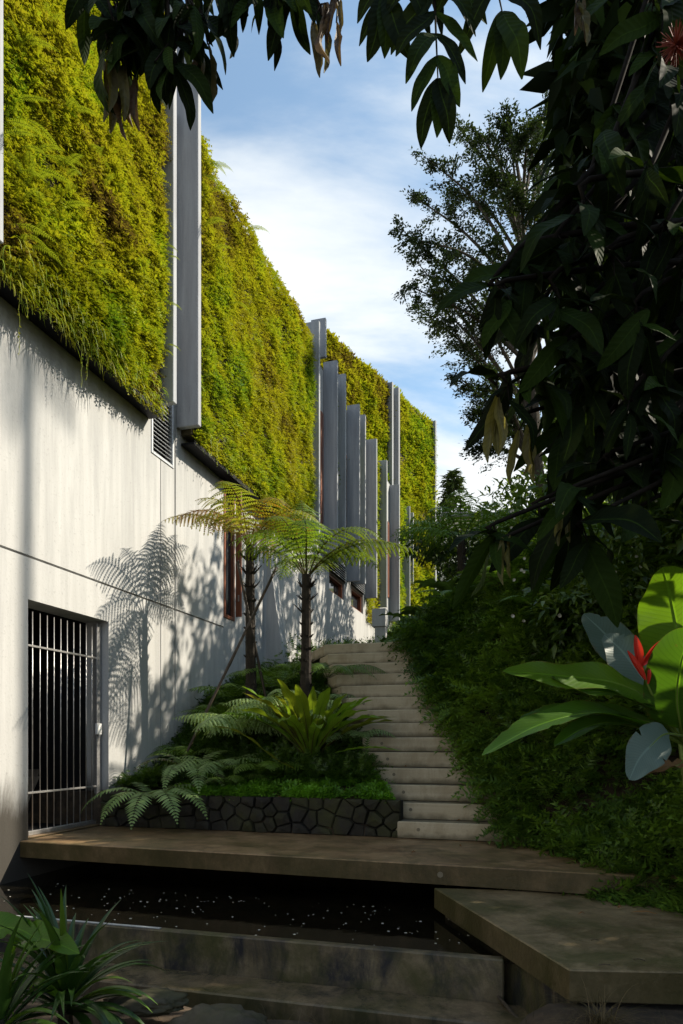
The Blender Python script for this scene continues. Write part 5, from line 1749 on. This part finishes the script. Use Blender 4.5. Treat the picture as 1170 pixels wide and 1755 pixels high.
def conifer(base, top, wd, label):
    r = random.Random(9)
    t = thing('conifer_tree', label, 'tree', base)
    H = top.z - base.z
    mb = MB(); mb.tube([base, base.lerp(top, .5), top], [.2, .1, .02], 7); mb.build('trunk', M_BARK, t)
    pos = []; tip = []
    for k in range(230):
        f = (k / 230)
        z = base.z + H * (.12 + .87 * f)
        L = wd * (1 - f) ** .85 * r.uniform(.6, 1.1) + .1
        az = r.uniform(0, 6.28)
        for q in range(14):
            s = r.uniform(.15, 1)
            pos.append((base.x + math.cos(az) * L * s + r.gauss(0, .10), base.y + math.sin(az) * L * s, z - .22 * L * s + .15 * L * s * s + r.gauss(0, .06)))
            tip.append((math.cos(az) + r.gauss(0, .5), math.sin(az) + r.gauss(0, .5), r.gauss(.05, .3)))
    n = len(pos)
    V, Fc, T = scatter(proto_leaf(.35, .1, .1), np.array(pos), np.array(tip), np.tile([0, 0, 1.], (n, 1)), RNG.random(n) * .35 + .25, RNG.random(n))
    tag(add('needles', V, Fc, L_CONIFER, t, tint=T), kind='stuff')


ctop = P(777, 806, 45)
conifer(Vector((ctop.x, 45, gh(ctop.x, 45))), ctop, 3.0, 'small dark conifer standing alone against the pale sky')

# far house roof line
hp = P(812, 893, 40)
hs = thing('far_house', 'low grey roof of a distant house beside the conifer', 'house', (hp.x, hp.y, gh(hp.x, hp.y)))
add('wall', *cbox((hp.x, hp.y + 1, (gh(hp.x, hp.y) + hp.z) / 2), (1.6, 0, 0), (0, 1.4, 0), (0, 0, (hp.z - gh(hp.x, hp.y)) / 2), .02), M_PLASTER, hs)
add('roof', *cbox((hp.x, hp.y + 1, hp.z + .14), (2.0, 0, 0), (0, 1.8, 0), (0, 0, .13), .03), M_ROOF, hs)

# ------------------------------------------------------------------ big-leaved trees overhead
def leaf_variants(mat, nm, n, limp=False):
    out = []
    r = random.Random(hash(nm) % 1000 if False else len(nm))
    for k in range(n):
        if limp:
            sp = curve([Vector((0, 0, 0)), Vector((r.uniform(-.05, .05), .35, r.uniform(-.06, .06))), Vector((r.uniform(-.08, .08), .7, r.uniform(-.08, .08))), Vector((r.uniform(-.06, .06), 1, 0))], 12)
            V, Fc, uv = ribbon(sp, lambda t: .17 * math.sin(math.pi * (t * .94 + .04)) ** .7, (0, 0, 1), 1.1, .18, 2.5, 4, r.uniform(-1.2, 1.2), k)
        else:
            cv = r.uniform(.02, .16)
            sp = curve([Vector((0, 0, 0)), Vector((r.uniform(-.03, .03), .33, cv * .6)), Vector((r.uniform(-.03, .03), .68, cv * .6)), Vector((r.uniform(-.05, .05), 1, -cv))], 14)
            wd = r.uniform(.21, .35)
            V, Fc, uv = ribbon(sp, lambda t: wd * (math.sin(math.pi * min(1, t * .97 + .02) ** .92) ** .72) * (1 if t < .9 else 1 - (t - .9) * 3.2), (0, 0, 1), r.uniform(.1, .35), .05, 2.5, 4, r.uniform(-.25, .25), k)
        me = mesh_of('leaf', V, Fc, True, np.full(len(V), r.random()), uv)
        me.materials.append(mat)
        out.append(me)
    return out


BIG = leaf_variants(L_BIG, 'big', 12)
LIMP = leaf_variants(L_LIMP, 'limp_', 5, True)
PALE = leaf_variants(L_PALE, 'pale__', 3, True)


def place_leaf(root, me, p, d, nrm, L):
    y = Vector(d).normalized(); z = Vector(nrm); z = z - y * z.dot(y)
    z = z.normalized() if z.length > 1e-4 else y.orthogonal().normalized()
    x = y.cross(z)
    o = bpy.data.objects.new('leaf', me); COL.objects.link(o); o.parent = root
    m = Matrix((x, y, z)).transposed().to_4x4()
    o.matrix_local = Matrix.Translation(Vector(p) - WL[root]) @ m @ Matrix.Scale(L, 4)


def cluster(root, tw, p, n, L, r, limp=0, side=None, elev=(-1.25, -.15), meshes=None):
    """a spray of leaves drooping from one twig end"""
    for k in range(n):
        az = 2 * math.pi * k / n + r.uniform(-.4, .4)
        if side is not None: az = side + r.uniform(-1.1, 1.1)
        el = r.uniform(*elev)
        d = Vector((math.cos(az) * math.cos(el), math.sin(az) * math.cos(el) * .8, math.sin(el)))
        if limp: d = Vector((r.uniform(-.12, .12), r.uniform(-.12, .12), -1))
        q = Vector(p) + Vector((r.uniform(-.05, .05), r.uniform(-.05, .05), r.uniform(-.07, .03)))
        tw.tube([Vector(p) + Vector((0, 0, .04)), q], .0035, 4, False)
        place_leaf(root, r.choice(meshes or (LIMP if limp else BIG)), q, d, Vector((r.gauss(0, .5), -.7 + r.gauss(0, .5), .6)), L * r.uniform(.65, 1.25))


rt = random.Random(17)
tr = thing('large_leaf_tree', 'near tree with hanging dark leaves filling the upper right corner', 'tree', (3.3, 3.7, gh(3.3, 3.7)))
tw = MB(); lb = MB()
tb = Vector((3.3, 3.7, gh(3.3, 3.7) - .1)); tt_ = Vector((3.0, 3.75, 6.0))
lb.tube(curve([tb, Vector((3.4, 3.7, 2.5)), tt_, Vector((2.8, 3.8, 8.0))], 16), [.17 - .006 * i for i in range(17)], 10)
CL = [(1090, -20, 3.6), (1120, 10, 3.2), (1140, 0, 3.4), (1112, 95, 3.3), (1135, 110, 3.1), (1062, 190, 3.4), (1085, 190, 3.6), (1160, 200, 3.2), (1040, 250, 3.2), (1040, 270, 3.4), (1110, 290, 3.1), (1170, 310, 3.5),
      (1000, 310, 3.4), (1000, 350, 3.1), (1070, 370, 3.5), (1140, 390, 3.2), (975, 350, 3.4), (955, 415, 3.3), (980, 425, 3.5), (1050, 450, 3.2), (1120, 470, 3.5), (1175, 450, 3.2), (895, 455, 3.3), (950, 500, 3.2), (1020, 520, 3.5), (1090, 540, 3.2), (1160, 560, 3.4),
      (850, 490, 3.3), (905, 560, 3.5), (975, 590, 3.3), (1050, 610, 3.5), (1130, 640, 3.3), (930, 640, 3.4), (1000, 670, 3.5), (1080, 690, 3.3), (1160, 720, 3.3), (1030, 740, 3.6), (1110, 765, 3.5), (975, 735, 3.7)]
for (px, py, Y) in CL:
    p = P(px, py, Y)
    st_ = tt_.lerp(Vector((2.8, 3.8, 8.0)), rt.random()) if py < 350 else Vector((3.1, 3.75, rt.uniform(3.4, 5.5)))
    lb.tube(curve([st_, st_.lerp(p, .5) + Vector((0, 0, .25)), p + Vector((.06, 0, .12)), p], 10), [.022 * (1 - i / 11) + .004 for i in range(11)], 6)
    cluster(tr, tw, p, 6, .31, rt, elev=(-1.35, -.2))
# sprays that stand out at the edge of the crown
for (px, py, Y, n, L, lim, ms) in ((862, 500, 3.2, 4, .30, 0, None), (868, 655, 3.3, 3, .40, 0, None), (850, 660, 3.4, 3, .38, 1, PALE), (905, 720, 3.6, 4, .36, 1, PALE), (985, 845, 3.3, 7, .42, 0, None), (995, 905, 3.3, 5, .40, 0, None), (845, 910, 3.4, 5, .36, 0, None), (870, 930, 3.4, 2, .24, 1, PALE), (920, 870, 3.6, 4, .38, 0, None), (1000, -5, 3.4, 4, .22, 1, None), (975, 850, 3.3, 2, .2, 1, PALE), (1090, 880, 3.5, 3, .35, 0, None), (1040, 790, 3.4, 3, .35, 0, None)):
    p = P(px, py, Y)
    st_ = Vector((3.1, 3.75, min(6.0, max(2.6, p.z + .3))))
    lb.tube(curve([st_, st_.lerp(p, .5) + Vector((0, 0, .18)), p + Vector((.06, 0, .06)), p], 10), [.018 * (1 - i / 11) + .004 for i in range(11)], 6)
    cluster(tr, tw, p, n, L, rt, lim, meshes=ms)
lb.build('trunk', M_BARK2, tr, True)
tag(tw.build('twigs', M_BARK2, tr), kind='stuff')
# inner foliage behind the leaves one can tell apart
n = 7500
r3 = np.random.default_rng(5)
px = 960 + r3.random(n) * 420; py = -250 + r3.random(n) * 1060; Yq = 3.9 + r3.random(n) * 2.3
keep = (px > 900 + np.abs(py - 560) * .10) & (noise(np.c_[px / 60, py / 60, Yq * 2], 1.0, 6, 2) > .24)
px, py, Yq = px[keep], py[keep], Yq[keep]; n = len(px)
pos = np.c_[(px - CX) / F * Yq, Yq, E + (HY - py) / F * Yq]
pos = pos[pos[:, 2] > height(pos[:, 0], pos[:, 1]) + .6]; n = len(pos)
V, Fc, T = scatter(proto_leaf(.32, .06, .18), pos, np.c_[r3.normal(size=(n, 2)), -1 + r3.normal(size=n) * .5], np.c_[r3.normal(size=(n, 2)), np.full(n, .8)], .22 + .12 * r3.random(n), r3.random(n))
tag(add('inner_foliage', V, Fc, L_BIG, tr, tint=T), kind='stuff')
mb = MB()
fp = P(1158, 78, 3.0)
for k in range(160):
    d = Vector((rt.gauss(0, 1), rt.gauss(0, 1), rt.gauss(0, 1))).normalized()
    mb.tube([fp, fp + d * rt.uniform(.05, .09)], [.003, .0015], 3, False)
mb.build('flower', L_FLUFF, tr)

ot = thing('overhanging_tree', 'tree whose leafy branch hangs across the top of the view', 'tree', (4.6, 1.6, gh(4.6, 1.6)))
lb = MB(); tw = MB()
b0 = Vector((4.6, 1.6, gh(4.6, 1.6) - .1))
lb.tube(curve([b0, Vector((4.4, 1.8, 2.5)), Vector((3.9, 2.0, 4.6)), Vector((2.6, 2.3, 5.2)), Vector((1.0, 2.6, 5.0)), Vector((-.4, 2.8, 4.7)), Vector((-1.2, 2.9, 4.45))], 30), [.14 - .0042 * i for i in range(31)], 9)
arm = [Vector((1.0, 2.6, 5.0)), Vector((.4, 2.68, 4.87)), Vector((-.4, 2.8, 4.7)), Vector((-.8, 2.85, 4.58)), Vector((-1.2, 2.9, 4.45))]


def hang(p):
    s = min(arm, key=lambda q: (q - p).length)
    lb.tube(curve([s, s.lerp(p, .5) + Vector((.02, .0, .12)), p], 8), [.012 * (1 - i / 9) + .003 for i in range(9)], 6)


for (px, py, Y, n, L, lim) in ((200, 20, 2.9, 6, .30, 0), (190, 100, 2.9, 5, .40, 1), (200, 60, 2.85, 4, .34, 0), (215, 130, 2.9, 4, .34, 1), (250, 10, 2.8, 6, .28, 0), (290, 40, 2.8, 6, .28, 0), (290, 90, 2.75, 6, .28, 0), (320, 10, 2.7, 5, .26, 0), (345, 35, 2.8, 5, .28, 1), (370, -25, 2.7, 5, .24, 0), (415, -40, 2.7, 5, .24, 0), (445, -20, 2.7, 4, .24, 0), (480, -30, 2.7, 5, .25, 0), (510, -35, 2.7, 4, .24, 0), (550, 25, 2.7, 4, .28, 1), (580, 5, 2.7, 4, .22, 1), (230, -30, 2.8, 6, .3, 0), (300, -40, 2.8, 6, .3, 0), (160, -30, 2.9, 3, .26, 0), (225, 40, 2.95, 6, .27, 0), (260, 70, 2.9, 6, .26, 0), (310, 60, 2.85, 5, .26, 0), (215, 0, 2.8, 6, .28, 0), (335, -10, 2.9, 6, .27, 0), (280, 0, 2.95, 6, .27, 0), (395, -20, 2.9, 4, .24, 0), (465, -35, 2.9, 4, .24, 0), (530, -45, 2.9, 5, .24, 0)):
    p = P(px, py, Y)
    hang(p)
    cluster(ot, tw, p, n + (0 if lim else 1), L * (.70 if lim else .76), rt, lim, elev=(-1.5, -.55))
# two pinnate leaves in the middle
for (x0, y0, y1, Y, npair, L, sl) in ((742, -55, 135, 2.55, 6, .235, 8), (840, -70, 20, 2.55, 3, .27, 20), (690, -60, -10, 2.6, 3, .26, -30)):
    p0, p1 = P(x0, y0, Y), P(x0 + sl, y1, Y)
    hang(p0)
    tw.tube(curve([p0, p0.lerp(p1, .5), p1], 8), [.006 - .0004 * i for i in range(9)], 5)
    for k in range(npair):
        f = k / (npair - 1)
        p = p0.lerp(p1, f)
        for s in (-1, 1):
            sp_ = .95 * (1 - f) + .28
            d = Vector((s * sp_ * rt.uniform(.8, 1.15), rt.uniform(-.3, .3), -1.0))
            place_leaf(ot, rt.choice(BIG), p, d, Vector((s * -.2, -1, .45)), L * rt.uniform(.85, 1.15))
    place_leaf(ot, BIG[0], p1, Vector((0, 0, -1)), Vector((0, -1, .3)), L * .9)
lb.build('limb', M_BARK2, ot, True)
tag(tw.build('twigs', M_BARK2, ot), kind='stuff')

# slender palm standing right of the view: its trunk shadow falls on the pale wall
pb = gp(12.4, 10.5); pt = Vector((12.3, 10.5, 16.45))
pm = thing('slender_palm', 'slender palm standing outside the right edge, shading the pale wall', 'palm', pb)
mb = MB(); mb.tube(curve([pb, pb.lerp(pt, .5) + Vector((.1, 0, 0)), pt], 14), [.095 - .0025 * i for i in range(15)], 10); mb.build('trunk', M_BARK, pm, True)
for (az, L, e0, e1, tn) in fan(7, 1.15, .8, -.9, 300):
    frond(spine(pt, az, L, e0, e1, 14), .34, 16, .035, 'blade', .012, .6, .15, int(az * 100), .5).build('frond', L_FERN, pm)
# shade trees on the right outside the frame, and the grove the photographer stands in
GROVE = [
    (gp(6.2, 4.6), 'broad tree outside the right edge shading the pond', [((5.6, 4.3, 3.6), (1.3, 1.2, 1.3)), ((6.6, 5.0, 4.6), (1.4, 1.3, 1.3)), ((6.8, 3.6, 3.8), (1.4, 1.3, 1.3)), ((5.2, 5.2, 2.9), (1.1, 1.0, 1.0))], 900),
    (gp(6.6, 8.8), 'broad tree outside the right edge shading the stairs', [((6.0, 8.4, 5.0), (1.3, 1.2, 1.2)), ((7.0, 9.2, 5.6), (1.4, 1.3, 1.2)), ((7.2, 7.8, 5.0), (1.4, 1.3, 1.3)), ((5.6, 7.4, 4.3), (1.1, 1.0, 1.0))], 800),
    (gp(7.4, 12.6), 'leafy tree right of the feathery tree, above the back of the bank', [((6.9, 12.2, 7.2), (1.3, 1.2, 1.1)), ((7.8, 13, 7.8), (1.5, 1.3, 1.2)), ((6.4, 13.2, 6.4), (1.2, 1.1, 1.0))], 1500),
    (gp(5.4, 10.6), 'thin-crowned tree on the bank whose leaves dapple the wall', [((5.2, 10.4, 6.6), (1.0, .9, .8)), ((5.0, 11.4, 7.6), (1.2, 1.1, 1.0)), ((5.6, 12.6, 8.6), (1.2, 1.3, 1.1)), ((4.9, 11.9, 6.6), (.9, .9, .8)), ((5.6, 10.2, 7.3), (1.0, .9, .7)), ((5.4, 9.6, 6.0), (1.0, .9, .8))], 620),
    (gp(6.6, 15.4), 'thin-crowned tree at the back of the bank behind the hanging leaves', [((6.0, 14.4, 9.2), (1.3, 1.4, 1.2)), ((6.6, 15.8, 10.2), (1.4, 1.4, 1.2)), ((6.2, 17.2, 9.6), (1.3, 1.3, 1.2)), ((5.4, 13.6, 8.4), (1.1, 1.2, 1.0)), ((5.9, 18.6, 10.4), (1.3, 1.3, 1.3))], 800),
    (gp(6.4, -.4), 'grove tree beside the viewpoint on the bank side', [((5.8, .2, 3.4), (1.5, 1.7, 1.7)), ((6.6, 2.0, 4.2), (1.5, 1.6, 1.5)), ((5.8, -1.0, 1.8), (1.6, 1.8, 1.4))], 700),
]
for k, (c, lab, cl, cnt) in enumerate(GROVE):
    shrub('shade_tree', lab, 'tree', c, cl, .24 if k < 5 else .34, LFW if k not in (3, 4) else LF, L_SHRUB, 400 + k, 'shade trees outside the view', cnt, .10)
